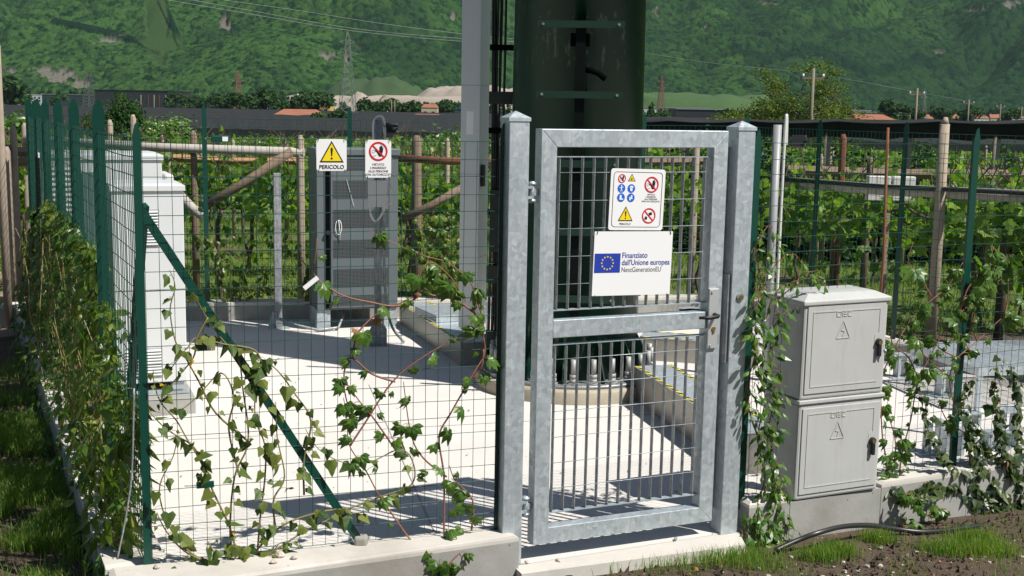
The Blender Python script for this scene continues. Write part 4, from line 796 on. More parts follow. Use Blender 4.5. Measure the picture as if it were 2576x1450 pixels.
cp = thing('concrete_pole', 'thick weathered cement pole behind the right fence with a crumbled top', 'pole', (3.95, 11.2, GZ)); MB().tube([(0, 0, -.1), (0, 0, 1.2), (-.01, 0, 2.14)], [.05, .048, .045], 14).tube([(-.01, 0, 2.14), (.0, .01, 2.2)], [.04, .018], 6).build('shaft', M_cpost, cp)
wbx = thing('meter_box', 'pair of pale grey boxes beside the thick cement pole', 'box', (3.82, 12.3, GZ)); MB().box((-.24, -.05, 1.35), (-.01, .05, 1.6)).build('box_shell', M_whiteshade, wbx, .01); MB().box((.01, -.05, 1.35), (.24, .05, 1.6)).build('box_shell', M_whiteshade, wbx, .01); MB().box((-.02, 0, 0), (.02, .04, 1.34)).build('stand', M_cpost, wbx)

# ================================================================== climbing plants
def path_leaves(pts, step, jit, side=1.0):
    """points along a stem with a random start, and the stem direction there"""
    out = []; P = smooth(pts, 5); acc = random.uniform(0, step)
    for i in range(len(P) - 1):
        d = P[i + 1] - P[i]; L = d.length
        while acc < L:
            out.append((P[i] + d * (acc / max(L, 1e-6)), d.normalized())); acc += step * random.uniform(.6, 1.4)
        acc -= L
    return out
def climber(name, label, stems, nrm, tpl, mat, step, size, smat, group, r=.0045, extra=None, off=.03, kind='c', cat='climbing plant', up=.5):
    t = thing(name, label, cat, stems[0][0], 0, group); o0 = Vector(stems[0][0]); sm = MB(); pos, nr, tp, sz = [], [], [], []
    for st in stems:
        st = [Vector(p) + Vector((random.uniform(-.01, .01), random.uniform(-.01, .01), 0)) - o0 for p in st]; P = smooth(st, 5)
        sm.tube(P, [r * (1.15 - .75 * i / len(P)) for i in range(len(P))], 5)
        for p, d in path_leaves(st, step, 0):
            for q in range(1 if kind == 'i' else random.choice([1, 1, 2])):
                sd = Vector(nrm).cross(Vector((0, 0, 1))).normalized() * random.choice([-1, 1]) * random.uniform(.2, 1)
                pet = random.uniform(.015, .045) * (size / .05) ** .7
                q_ = p + sd * pet + Vector(nrm) * random.uniform(.1, 1) * off + Vector((0, 0, random.uniform(-.4, .6) * pet))
                sm.tube([p, (p + q_) / 2 + Vector((0, 0, .006)), q_], .0012, 3, caps=False)
                pos.append(q_); n = Vector(nrm) * random.uniform(.4, 1.1) + Vector((random.uniform(-.7, .7), random.uniform(-.5, .5), random.uniform(-.1, up + .6))); nr.append(n)
                tp.append(sd * random.uniform(0, 1.0) + Vector((random.uniform(-.3, .3), random.uniform(-.3, .3), -1.0 + random.uniform(0, .5)))); sz.append(size * random.choice([.45, .7, .85, 1, 1.1, 1.35]) * random.uniform(.85, 1.15))
    sm.build('stem', smat, t)
    k = len(pos); idx = np.arange(k); odd = rng.random(k) < (.008 if extra else 0)
    P_, N_, T_, Z_ = map(np.array, (pos, nr, tp, sz))
    leaves('foliage', tpl, P_[~odd], N_[~odd], T_[~odd], Z_[~odd], mat, t)
    if odd.any(): leaves('discoloured_foliage', tpl, P_[odd], N_[odd], T_[odd], Z_[odd] * .5, extra, t)
    return t
S1 = lambda pts, f=fp, off=.012: [f(u, v, off) for u, v in pts]
climber('ivy_plant', 'ivy with pointed lobed leaves on the front fence beside the corner post', [S1(p) for p in (
    [(610, 1440), (575, 1330), (540, 1240), (505, 1160), (470, 1100), (440, 1060), (400, 1010), (388, 960), (385, 930)],
    [(600, 1440), (500, 1400), (440, 1350), (410, 1290), (405, 1220), (440, 1150), (440, 1100)],
    [(560, 1430), (470, 1390), (420, 1340), (400, 1290)],
    [(530, 1200), (500, 1150), (480, 1120), (420, 1080), (385, 1040)])], FLn, IVY, L_ivy, 0.0469, 0.0488, M_stemg, 'ivy on the front fence', extra=L_yell, kind='i')
climber('ivy_plant', 'ivy climbing highest, up to the diagonal brace left of the middle of the fence', [S1(p) for p in (
    [(590, 1440), (580, 1340), (590, 1200), (620, 1110), (615, 980), (600, 905), (560, 850), (520, 800), (490, 740)],
    [(600, 1200), (570, 1080), (590, 1000), (560, 940), (500, 1000), (450, 1040)],
    [(620, 1110), (540, 1040), (500, 960), (470, 900), (440, 860), (432, 780), (437, 720), (430, 680)],
    [(615, 980), (660, 930), (640, 880), (560, 865), (500, 850), (470, 870), (430, 930)],
    [(520, 800), (500, 850), (490, 900), (440, 960), (400, 1010)])], FLn, IVY, L_ivy, 0.0552, 0.0456, M_stemg, 'ivy on the front fence', extra=L_yell, kind='i')
climber('ivy_plant', 'ivy trailing along the foot of the fence across the diagonal brace', [S1(p) for p in (
    [(600, 1445), (700, 1330), (800, 1290), (880, 1280), (960, 1250), (1030, 1220), (1042, 1170), (1010, 1130), (930, 1160), (860, 1165), (800, 1130), (770, 1080)],
    [(580, 1440), (680, 1390), (760, 1340), (850, 1300), (920, 1290)],
    [(650, 1420), (655, 1300), (665, 1200), (660, 1120), (645, 1050), (655, 950), (700, 900)],
    [(760, 1245), (765, 1160), (778, 1060), (745, 990), (700, 930), (655, 900), (620, 880)],
    [(700, 1340), (690, 1260), (720, 1200), (700, 1100), (690, 1010)],
    [(620, 1430), (560, 1440), (480, 1430), (420, 1440)], [(600, 1440), (660, 1415), (720, 1380)])], FLn, IVY, L_ivy, 0.0469, 0.0488, M_stemg, 'ivy on the front fence', extra=L_yell, kind='i')
# dense knot of ivy low on the wall
climber('ivy_plant', 'dense clump of ivy at the wall foot below the brace', [S1(p, off=.05) for p in ([(600, 1475), (560, 1430), (500, 1400)], [(600, 1475), (610, 1410), (600, 1370)], [(600, 1475), (680, 1400), (700, 1370)], [(590, 1475), (640, 1430), (720, 1400)], [(580, 1475), (500, 1440), (450, 1430)], [(570, 1475), (540, 1400), (520, 1360)])], FLn, IVY, L_ivy, 0.0248, 0.0565, M_stemg, 'ivy on the front fence', kind='i', extra=L_yell)
climber('creeper_plant', 'creeper with five-fingered leaves arching left across the middle of the front fence', [S1(p, off=.015) for p in (
    [(1095, 1440), (1060, 1390), (1030, 1355), (985, 1290), (955, 1240), (915, 1180), (885, 1120), (870, 1060), (862, 1000)],
    [(885, 1120), (920, 1060), (990, 960), (1060, 900), (1130, 860), (1200, 820)],
    [(990, 960), (940, 940), (880, 900), (862, 950), (870, 1010), (900, 1050), (940, 1040)],
    [(885, 900), (900, 840), (950, 790), (1010, 760), (1060, 740)],
    [(1060, 740), (1000, 770), (930, 760), (870, 745), (820, 720), (790, 690), (795, 640), (800, 600)],
    [(1010, 1150), (950, 1060), (900, 1010), (860, 950)])], FLn, PALM, L_crp, 0.1214, 0.0534, M_stemr, 'creepers on the front fence', extra=L_dry, up=.3)
climber('creeper_plant', 'creeper with large five-fingered leaves rising beside the green post left of the gate', [S1(p, off=.02) for p in (
    [(1125, 1445), (1115, 1350), (1120, 1200), (1108, 1100), (1130, 1040), (1190, 940), (1222, 880), (1200, 790), (1190, 725), (1165, 690), (1120, 660), (1060, 640), (960, 600), (930, 580)],
    [(1120, 1200), (1060, 1150), (1030, 1090), (1010, 960)],
    [(1190, 1335), (1190, 1260), (1150, 1210), (1130, 1170)],
    [(1200, 790), (1140, 750), (1080, 740), (1050, 700), (1080, 660), (1130, 700), (1170, 760)],
    [(1222, 880), (1215, 930), (1180, 960)], [(1195, 740), (1220, 810), (1215, 860)],
    [(1125, 1445), (1150, 1390), (1185, 1340)])], FLn, PALM, L_crp, 0.1076, 0.0596, M_stemr, 'creepers on the front fence', extra=L_dry, up=.3)
climber('creeper_plant', 'low tuft of five-fingered creeper leaves at the wall foot left of the gate', [S1(p, off=.14) for p in ([(1120, 1480), (1110, 1420), (1090, 1395)], [(1120, 1480), (1135, 1420), (1160, 1390)], [(1120, 1480), (1150, 1440), (1165, 1420)], [(1115, 1480), (1090, 1440), (1075, 1425)])], FLn, PALM, L_crp, 0.0414, 0.0581, M_stemr, 'creepers on the front fence', up=.5)
# right hand fence
SR = lambda pts, off=.03: [fr(u, v, off) for u, v in pts]
climber('creeper_plant', 'creeper with five-fingered leaves climbing just right of the utility cabinets', [SR(p) for p in (
    [(2285, 1375), (2262, 1290), (2240, 1215), (2225, 1150), (2215, 1080), (2222, 960), (2240, 900), (2262, 850), (2300, 800), (2350, 750), (2385, 720), (2420, 660)],
    [(2290, 1375), (2265, 1250), (2268, 1150), (2290, 1060), (2312, 960), (2335, 900), (2375, 830), (2420, 780), (2470, 740), (2520, 700)],
    [(2312, 960), (2290, 900), (2250, 870), (2240, 830)], [(2240, 1215), (2250, 1120), (2230, 1040)],
    [(2350, 750), (2320, 700), (2290, 660), (2300, 610)], [(2375, 830), (2420, 850), (2440, 900)], [(2420, 780), (2440, 720), (2480, 690), (2560, 660)]
    )], FRn, PALM, L_crp, 0.0775, 0.0529, M_stemr, 'creepers on the right fence', extra=L_dry, up=.3)
climber('creeper_plant', 'low creeper tuft in the soil below the wall, right of the utility cabinets', [SR(p, .16) for p in ([(2290, 1400), (2270, 1330), (2262, 1290)], [(2290, 1400), (2300, 1340), (2310, 1310)], [(2290, 1400), (2275, 1370), (2255, 1360)], [(2290, 1400), (2310, 1370), (2320, 1350)], [(2280, 1240), (2310, 1270), (2330, 1300)], [(2380, 1280), (2350, 1290), (2330, 1300)])], FRn, PALM, L_crp, 0.0438, 0.0522, M_stemr, 'creepers on the right fence', up=.4)
climber('creeper_plant', 'creeper shoots with hanging leaves around the right green fence post', [SR(p) for p in (
    [(2470, 1380), (2440, 1200), (2430, 1090), (2400, 1020), (2390, 950), (2410, 900), (2460, 860), (2520, 800), (2576, 760)], [(2430, 1090), (2380, 1060), (2360, 1010)], [(2410, 900), (2370, 880), (2340, 850)], [(2460, 860), (2440, 800), (2470, 700), (2500, 620)], [(2520, 800), (2540, 740), (2530, 640)], [(2390, 950), (2330, 900), (2300, 840)])], FRn, PALM, L_crp, 0.0875, 0.0552, M_stemr, 'creepers on the right fence', extra=L_dry, up=.3)
for lb, sts in (('dark ivy filling the bottom right corner by the wall', [[(2560, 1400), (2520, 1330), (2480, 1270), (2430, 1200), (2380, 1160), (2340, 1090), (2325, 1020), (2310, 985)], [(2560, 1400), (2480, 1300), (2450, 1220), (2470, 1120), (2440, 1040)], [(2570, 1400), (2540, 1300), (2500, 1220), (2480, 1180), (2430, 1090), (2420, 1000), (2450, 950)], [(2500, 1380), (2470, 1300), (2400, 1230), (2300, 1250), (2230, 1225)], [(2400, 1230), (2330, 1215), (2260, 1260)]]),
                ('dark ivy at the right edge hanging over the wall', [[(2580, 1400), (2576, 1300), (2550, 1200), (2520, 1100), (2500, 1000), (2510, 900)], [(2600, 1380), (2590, 1250), (2560, 1120), (2560, 1000), (2540, 920)], [(2550, 1200), (2500, 1150), (2460, 1120)], [(2576, 1300), (2520, 1260), (2490, 1200)], [(2590, 1250), (2540, 1180), (2500, 1060)]]),
                ('thick ivy clump on the soil in the bottom right corner', [[(2570, 1420), (2530, 1360), (2500, 1300)], [(2570, 1420), (2560, 1330), (2570, 1260)], [(2560, 1420), (2500, 1350), (2450, 1330)], [(2580, 1420), (2520, 1300), (2480, 1240)], [(2590, 1400), (2576, 1290), (2530, 1240)], [(2560, 1400), (2490, 1280), (2450, 1250)]])):
    climber('ivy_plant', lb, [SR(p, .08) for p in sts], FRn, IVY, L_ivyd, .013, .048, M_stemg, 'ivy on the right fence', kind='i', extra=L_dry)
# star jasmine by the right gate post
jst = [[(1915, 1400), (1900, 1300), (1925, 1200), (1905, 1100), (1920, 1000), (1900, 900), (1890, 800), (1905, 720)], [(1920, 1400), (1935, 1300), (1945, 1200), (1930, 1100), (1950, 1000), (1935, 900), (1945, 820), (1960, 760)],
       [(1925, 1400), (1955, 1320), (1960, 1230), (1940, 1150)], [(1910, 1400), (1880, 1330), (1865, 1300)], [(1905, 1100), (1885, 1050), (1880, 980), (1895, 880), (1880, 790)], [(1930, 1400), (1970, 1370), (1985, 1330)], [(1920, 1405), (1890, 1360), (1870, 1350)], [(1925, 1405), (1950, 1350), (1975, 1300)], [(1915, 1405), (1905, 1350), (1880, 1290)], [(1925, 1405), (1935, 1350), (1920, 1290)], [(1920, 1405), (1960, 1385), (1990, 1365)], [(1925, 1405), (1900, 1380), (1860, 1330)]]
climber('jasmine_plant', 'glossy star jasmine climbing beside the right gate post', [SR(p, .06) for p in jst], FRn, OVAL, L_jas, .013, .052, M_stemr, 'star jasmine beside the gate', extra=L_redl, up=.7, off=.07)
climber('jasmine_plant', 'wandering bare jasmine shoots above the utility cabinets', [SR(p, .03) for p in ([(1905, 760), (1915, 690), (1900, 640), (1915, 600), (1940, 570), (1945, 620), (1915, 660)], [(1930, 800), (1950, 740), (1990, 710), (2050, 700), (2075, 720)], [(1950, 760), (1990, 720), (2020, 690), (2060, 680)], [(1925, 720), (1960, 660), (2000, 640), (2020, 660)], [(1935, 850), (1960, 800), (2000, 770)])], FRn, OVAL, L_jas, .028, .04, M_stemr, 'star jasmine beside the gate', r=.003, up=.7)
# left hand climbers along the long fence
def hedge(label, s0, s1, zt, n, tpl, mat, size, seed, group='climbers on the long left fence', long_=0, thick=.17):
    g = np.random.default_rng(seed); P0 = FL0 + SD * ((s0 + s1) / 2); t = thing('climbing_shrub', label, 'climbing plant', (P0.x, P0.y, 0), 0, group); on = Vector((-.906, -.424, 0))
    s_ = g.uniform(s0, s1, n) - (s0 + s1) / 2; z = zt * g.random(n) ** .8; clump = vnoise(s_ * 6 + 40 + seed, z * 6 + 9, 1.0, seed); keep = clump > .32; s_, z = s_[keep], z[keep]; n = len(s_)
    dpt = (.25 + 1.3 * (1 - z / zt) ** 1.5) * thick * g.random(n) ** 1.2 + .02 - .05 * g.random(n)
    pos = np.outer(s_, SD) + np.outer(dpt, on) + np.outer(z, (0, 0, 1)); nr = rdir(n, tuple(on * .8 + Vector((0, -.3, .5))), g); tp = rdir(n, (0, 0, -1.2), g)
    sz = size * 1.25 * g.uniform(.5, 1.3, n); leaves('foliage', tpl, pos, nr, tp, sz, mat, t)
    if long_:
        k = long_; s2 = g.uniform(s0, s1, k) - (s0 + s1) / 2; z2 = g.uniform(.0, zt * .9, k); p2 = np.outer(s2, SD) + np.outer(g.uniform(.05, thick, k), on) + np.outer(z2, (0, 0, 1)); leaves('long_foliage', LANCE, p2, rdir(k, tuple(on + Vector((0, -.4, .3))), g), rdir(k, (-.2, -.1, -1.6), g), g.uniform(.1, .19, k), L_mix, t)
    k = n // 30; i = g.integers(0, n, k); leaves('dry_foliage', OVAL, pos[i] * [1, 1, .7], rdir(k, (0, 0, .3), g), rdir(k, (0, 0, -1), g), size * .8, L_dry, t)
    sm = MB()
    for q in range(int((s1 - s0) * 9)):
        a = random.uniform(s0, s1) - (s0 + s1) / 2; p = SD * a + on * random.uniform(.05, .12); pts = [p + Vector((0, 0, -.05))]
        for j in range(6): pts.append(pts[-1] + Vector((random.uniform(-.06, .06), random.uniform(-.06, .06), zt * random.uniform(.1, .19))) + SD * random.uniform(-.05, .05))
        sm.tube(smooth(pts, 3), .0028, 4)
    sm.build('stem', M_stemg, t); return t
hedge('tangled climber with long drooping leaves against the corner post of the fence', .06, .75, .85, 480, LANCE, L_mix, .075, 1, long_=110)
hedge('mixed climber with yellowing leaves, second along the long fence', .7, 1.6, 1.15, 700, OVAL, L_mix, .062, 2, long_=60)
hedge('bushy climber with long drooping leaves, third along the long fence', 1.5, 2.5, 1.38, 900, OVAL, L_mix, .07, 3, long_=60)
hedge('dense green climber, fourth along the long fence', 2.4, 3.6, 1.42, 1500, OVAL, L_crp, .055, 4, thick=.19)
hedge('dense green climber, fifth along the long fence', 3.5, 5.0, 1.4, 1600, OVAL, L_mix, .065, 5, thick=.19)
hedge('farthest dark green climber on the long fence', 4.9, 6.9, 1.2, 1500, OVAL, L_crp, .07, 6, thick=.19)
for k, (u, v, lb) in enumerate([(620, 1445, 'reddish')]): pass
# small plants on the back wall fence
for k, (s_, lb) in enumerate([(1.9, 'thin dark climber on the rear fence, left of the short post'), (2.6, 'thin dark climber on the rear fence between short post and grey cabinet'), (4.15, 'thin climber with a few red leaves on the rear fence behind the platform')]):
    b = B0 + Bd * s_ + Vector((0, 0, .1)); sts = [[b, b + Bd * random.uniform(-.3, .3) + Vector((0, 0, .35)), b + Bd * random.uniform(-.5, .5) + Vector((0, 0, .75 + .2 * (k == 2)))] for _ in range(5)]
    climber('creeper_plant', lb, sts, -Vector((-Bd.y, Bd.x, 0)), OVAL if k < 2 else PALM, L_mix, .05, .08, M_stemr, 'small climbers on the rear fence', extra=L_redl)

# ================================================================== vineyard behind
def vine_source(seed, w_=1.25, n=330):
    g = np.random.default_rng(seed); t = thing('grapevine', 'leafy grapevine with dark trunk in the dense rows behind the rear fence', 'grapevine', (0, 0, GZ), 0, 'grapevines of the vineyard')
    tr = MB(); p = Vector((0, 0, -.05)); pts = [p]
    for k in range(6): pts.append(pts[-1] + Vector((g.uniform(-.05, .05), g.uniform(-.04, .04), .17)))
    tr.tube(smooth(pts, 3), .024, 7); top = pts[-1]
    for sgn in (-1, 1):
        q = [top, top + Vector((sgn * .2, 0, .12)), top + Vector((sgn * .5, g.uniform(-.1, .1), .2)), top + Vector((sgn * w_ / 2, g.uniform(-.1, .1), .3))]; tr.tube(smooth(q, 4), .013, 5)
    for k in range(7): q = top + Vector((g.uniform(-.5, .5), 0, .1)); tr.tube([q, q + Vector((g.uniform(-.12, .12), g.uniform(-.15, .15), .35)), q + Vector((g.uniform(-.2, .2), g.uniform(-.2, .2), .5 + g.uniform(0, .2)))], .006, 4)
    tr.build('trunk', M_bark, t)
    z = .88 + .6 * g.beta(1.9, 2.1, n); z[: n // 14] = g.uniform(1.3, 1.6, n // 14); z[n // 14: n // 8] = g.uniform(.45, .9, n // 8 - n // 14); x = g.uniform(-w_ / 2, w_ / 2, n) * 1.05; y = g.normal(0, .17, n)
    cl = vnoise(x * 5 + 30 + seed, z * 5 + 10, 1, seed); k = cl > .36; pos = np.stack([x, y, z], 1)[k]; n = len(pos)
    leaves('foliage', VINEL, pos, rdir(n, (.2, -.6, .5), g), rdir(n, (0, 0, -.8), g), g.uniform(.06, .14, n), L_vine, t); return t
VS = [vine_source(40 + k) for k in range(4)]; kidmap = {}
for x in COL.objects:
    if x.parent: kidmap.setdefault(x.parent.name, []).append(x)
def row_y(k, x): return 13.75 + .02 * x + k * 1.75
used = 0; ROWX = [(-6.6, 4.6), (-8, 7.5), (-9, 9), (-10, 10.5), (-11, 12), (-12, 13), (-13, 14)]
vid = 0
for k, (a, b) in enumerate(ROWX):
    x = a + random.uniform(0, .6)
    if k >= 2: b = 2.5
    while x < b:
        yv = row_y(k, x) + random.uniform(-.08, .08)
        if k == 0 and x > 2.2: yv -= (x - 2.2) * .75
        o = VS[vid] if vid < 4 else copy_tree(VS[random.randrange(4)], None, kidmap); vid += 1
        o.location = (x, yv, GZ); o.rotation_euler = (0, 0, R_(random.uniform(-12, 12) + (180 if random.random() < .5 else 0) + (-25 if k == 0 and x > 2.2 else 0))); s_ = random.uniform(.9, 1.08); o.scale = (s_, s_, s_)
        x += random.uniform(.95, 1.2)
# extra vines along the right boundary
for x, yv in ((4.4, 11.6), (5.2, 11.0), (6.0, 10.4), (6.8, 9.8), (4.9, 12.5), (5.9, 12.0), (6.8, 11.4), (7.7, 10.8), (5.6, 13.2), (3.3, 12.6)):
    o = copy_tree(VS[random.randrange(4)], None, kidmap); o.location = (x, yv, GZ); o.rotation_euler = (0, 0, R_(random.uniform(-45, -20)))
# posts of the trellis
def vpost(x, y, h, r, label, mat=M_cpost, grp='trellis posts of the vineyard', rz=0, lean=0):
    r *= .82; o = MB().tube([(0, 0, -.1), (lean * .5, 0, h * .5), (lean, 0, h - .05), (lean, 0, h)], [r * 1.05, r, r * .92, r * .45], 8, sm=True).build('trellis_post', mat); o.location = (x, y, GZ); return tag(o, label, 'post', grp)
for u, yb, h, r, lb, m_ in [(75, 13.6, 1.95, .06, 'cement trellis post with wire windings at the left end of the cement pipe', M_cpost), (285, 15.2, 1.98, .05, 'short stubby cement post rising behind the side fence, left one', M_cpost), (343, 15.0, 2.05, .05, 'cement post rising behind the front corner post', M_cpost), (492, 13.4, 1.9, .05, 'squared cement post behind the rear fence near the corner cabinet', M_wood), (758, 13.2, 1.88, .05, 'pale squared cement post left of the dark grey cabinet', M_cpost), (1047, 13.3, 1.9, .07, 'dark brown wooden post right of the dark grey cabinet', M_wood), (1123, 14.4, 1.85, .04, 'thin pale cement post left of the aluminium duct', M_cpost), (1742, 13.6, 1.98, .055, 'pale post seen through the gate bars', M_cpost), (2178, 13.4, 1.75, .05, 'wooden post behind the far right fence', M_wood), (2107, 13.2, 2.0, .05, 'leaning rusty brown post behind the right pole', M_rust), (2530, 11.6, 1.55, .06, 'dark rough wooden post at the right edge', M_bark)]:
    p = A(u, 600, yb); vpost(p.x * 1.0, yb, h, r, lb, m_)
k = 0
for row in range(1, 7):
    for i in range(7):
        x = -9 + i * 3.1 + row * .5; vpost(x, row_y(row, x) + .1, 1.55 + random.uniform(-.05, .15), .04, 'pale cement post among the vine rows', M_cpost, 'row posts among the vines')
def pipe(name, label, p0, p1, r, mat, cat='rail', n=10):
    p0, p1 = Vector(p0), Vector(p1); o = MB().tube([p0 - p0, (p1 - p0) * .5 - Vector((0, 0, .02)), p1 - p0], r, n).build(name, mat); o.location = p0; return tag(o, label, cat)
pipe('cement_pipe', 'long grey cement pipe used as top rail behind the rear fence', A(62, 351, 13.5), A(765, 383, 13.2), .048, M_pipe)
pipe('cement_pipe', 'reddish pipe rail with black hose right of the dark grey cabinet', A(1003, 398, 13.0), A(1260, 404, 12.9), .04, M_rust)
pipe('cement_pipe', 'grey cement pipe rail behind the right fence, running to the right edge', A(1900, 453, 13.2), A(2640, 497, 10.4), .055, M_pipe)
pipe('black_hose', 'black irrigation hose lying on the right pipe rail', A(1900, 446, 13.1), A(2640, 488, 10.3), .022, M_blk, 'hose')
pipe('bundled_brace', 'bundle of dry brown canes tied as a diagonal brace', A(510, 522, 12.9), A(735, 380, 13.1), .05, M_wood, 'brace', 7)
pipe('wooden_brace', 'diagonal wooden pole brace behind the aluminium duct', A(1010, 552, 12.9), A(1175, 465, 13.0), .042, M_wood, 'brace')
pipe('cement_brace', 'short diagonal cement brace behind the white cabinet', A(452, 490, 13.0), A(512, 545, 12.9), .05, M_pipe, 'brace')
pipe('cement_brace', 'diagonal cement brace falling from the pipe behind the side fence', A(470, 375 - 15, 13.6) if False else A(300, 362, 13.5), A(345, 400, 13.3), .045, M_pipe, 'brace')
pipe('wooden_plank', 'orange brown plank lying across the vine posts behind the rear fence', A(430, 397, 14.2), A(745, 405, 14.2), .045, M_plank, 'plank', 4)
pipe('wooden_plank', 'pale plank rail crossing the vines behind the gate', A(1600, 408, 15), A(1850, 400, 15), .05, M_wood, 'plank', 4)
pipe('wooden_plank', 'pale plank rail crossing the vines behind the right fence', A(1980, 428, 14.5), A(2576, 440, 14.5), .06, M_wood, 'plank', 4)
for k, (u, h) in enumerate(((8, 2.3), (22, 1.75), (40, 1.95))): vpost(A(u, 500, 11.5 + k * .4).x, 11.5 + k * .4, h if k else 2.75, .05, ['tall pale wooden post cut by the left edge', 'shorter pale wooden post beside the tall one at the left edge', 'pale wooden post third from the left edge'][k], M_cpost, 'wooden posts at the left edge')
pipe('wooden_plank', 'weathered horizontal board nailed to the posts at the left edge', A(-5, 370, 12.0), A(75, 383, 13.0), .05, M_wood, 'plank', 4)
pipe('wooden_plank', 'lower weathered board between the left edge posts', A(-5, 402, 12.0), A(80, 406, 13.0), .045, M_wood, 'plank', 4)
# dark orchard hedge and its rolled net on the right, elder bushes in the middle
def bush_source(name, label, cat, group, n, rx, ry, rz, size, mat, seed, z0=.0, tpl=QUAD, trunk=True, flowers=0, trunkh=None, limb=.03, clumps=None):
    g = np.random.default_rng(seed); t = thing(name, label, cat, (0, 0, 0), 0, group)
    nc = clumps or max(8, n // 60); cc = rdir(nc, g=g) * (g.random((nc, 1)) ** .33); cc[:, 2] = np.abs(cc[:, 2]) * 1.0 if z0 < .2 else cc[:, 2]
    cc = cc * [rx, ry, rz] + [0, 0, z0 + (rz if z0 >= .2 else 0)]; cr = g.uniform(.22, .42, nc) * (1.5 if flowers else 1)
    i = g.integers(0, nc, n); d = rdir(n, g=g) * (g.random((n, 1)) ** .4) * cr[i][:, None] * [rx, ry, rz * .8]; pos = cc[i] + d; pos[:, 2] = np.maximum(pos[:, 2], .02)
    nr = d / (np.linalg.norm(d, axis=1, keepdims=True) + 1e-6) + rdir(n, (0, 0, .4), g) * .9
    leaves('crown', tpl, pos, nr, rdir(n, (0, 0, -.3), g), size * g.uniform(.6, 1.3, n), mat, t)
    if flowers:
        k = flowers; j = g.integers(0, n, k); leaves('blossom', QUAD, pos[j] * [1.02, 1.02, 1.015], rdir(k, (0, -.3, 1.2), g), rdir(k, g=g), size * .9, L_elf, t)
    if trunk:
        tr = MB(); th = trunkh if trunkh is not None else (z0 + rz * .6); tr.tube([(0, 0, -.3), (0.02 * rx, 0, th * .5), (0, 0, th)], [limb * 2.4, limb * 2, limb * 1.5], 7)
        for q in range(min(nc, 14)): c_ = Vector(cc[q]); a = Vector((0, 0, th * random.uniform(.5, 1))); tr.tube([a, a.lerp(c_, .5) + Vector((0, 0, .05 * rz)), c_], [limb, limb * .7, limb * .3], 5)
        tr.build('trunk', M_bark, t)
    return t
def place(src, spots, first=[None]):
    km = {}
    for x in COL.objects:
        if x.parent: km.setdefault(x.parent.name, []).append(x)
    for k, (x, y, z, s_, lb) in enumerate(spots):
        o = src if k == 0 else copy_tree(src, None, km); o.location = (x, y, z); o.scale = (s_ * random.uniform(.92, 1.1), s_, s_) if not hasattr(s_, '__len__') else s_; o.rotation_euler = (0, 0, random.uniform(0, 6.28))
        if lb: o['label'] = lb
def sp(u, v, D, z=None): p = A(u, v, D); return (p.x, p.y, ground_z(p.x, p.y) if z is None else z)
src = bush_source('orchard_tree', 'dark green orchard tree in the hedge-like row behind the right fence', 'fruit tree', 'dense row of dark orchard trees', 3200, .95, .7, 1.95, .1, L_dk, 61, z0=.0, limb=.025)
place(src, [(2.0 + k * 1.05, 19.5 - k * .28, -.1, (1.05, 1.0, .8 + .05 * math.sin(k * 2.1)), None) for k in range(12)] + [(3.0 + k * 1.3, 21.5 - k * .3, -.1, (1.1, 1, .84), None) for k in range(10)])
net = thing('hail_net', 'rolled dark hail net stretched above the dark orchard row on the right', 'net'); M_net, t_, N, L, b = nt('hail_net'); L.new(mixc(t_, noise(t_, 1.2, 6, .7, sx=(.4, 2, 2)), (.012, .013, .014), (.055, .058, .06)), b.inputs['Base Color']); b.inputs['Roughness'].default_value = .95; b.inputs['Specular IOR Level'].default_value = .05
m = MB(); a, b_ = A(1500, 309, 21), A(2640, 314, 16); nn = 30
top = []; bot = []
for k in range(nn + 1):
    p = Vector(a).lerp(Vector(b_), k / nn); q = -.03 * math.sin(math.pi * (k % 6) / 6)
    top.append((p.x, p.y, p.z + .02 + q)); bot.append((p.x, p.y + .05, p.z - .16 - .05 * random.random() + q))
m.add(top + bot + [(x, y + .5, z + .05) for x, y, z in top], [(k, k + 1, nn + 2 + k, nn + 1 + k) for k in range(nn)] + [(k, 2 * nn + 2 + k, 2 * nn + 3 + k, k + 1) for k in range(nn)]); m.build('net_sheet', M_net, net)
MB().tube([(x, y - .01, z + .01) for x, y, z in top], .012, 5).build('net_cable', M_blk, net)
for k in range(6): p = Vector(a).lerp(Vector(b_), (k + .5) / 6); MB().tube([(p.x, p.y + .1, -.2), (p.x, p.y + .1, p.z - .03)], .05, 7).build('net_post', M_cpost, net)
src = bush_source('elder_bush', 'flowering bush', 'bush', 'flowering bushes beyond the vineyard', 5200, .95, .9, 1.75, .14, L_eld, 62, flowers=420, limb=.03)
place(src, [(*sp(400, 300, 33), .95, 'flowering bush with cream blossoms left of the thin green rear post'), (*sp(445, 300, 30), .93, 'flowering bush with cream blossoms behind the tensioner of the fence'), (*sp(25, 300, 26), 1.0, 'flowering bush with cream blossoms at the left edge'), (*sp(65, 300, 30), .85, 'small flowering bush beside the leftmost cement post'), (*sp(600, 320, 26), .75, 'low flowering bush above the PERICOLO sign, left'), (*sp(690, 320, 27), .78, 'low flowering bush straight left of the PERICOLO sign'), (*sp(900, 320, 25), .78, 'low flowering bush between the two fence signs'), (*sp(1080, 320, 25), .78, 'flowering bush left of the aluminium duct'), (*sp(1140, 300, 27), .9, 'tall flowering bush touching the aluminium duct'), (*sp(1245, 310, 25), .8, 'bush seen between duct and mast'), (*sp(520, 330, 28), .7, 'low bush behind the squared cement post'), (*sp(800, 330, 26), .7, 'low bush behind the PERICOLO sign'), (*sp(990, 330, 26), .72, 'low bush behind the no entry sign')])
src = bush_source('leafy_tree', 'dense round green tree behind the white cabinets', 'tree', None, 5200, 1.5, 1.4, 1.7, .15, L_tree, 63, z0=.3, limb=.06)
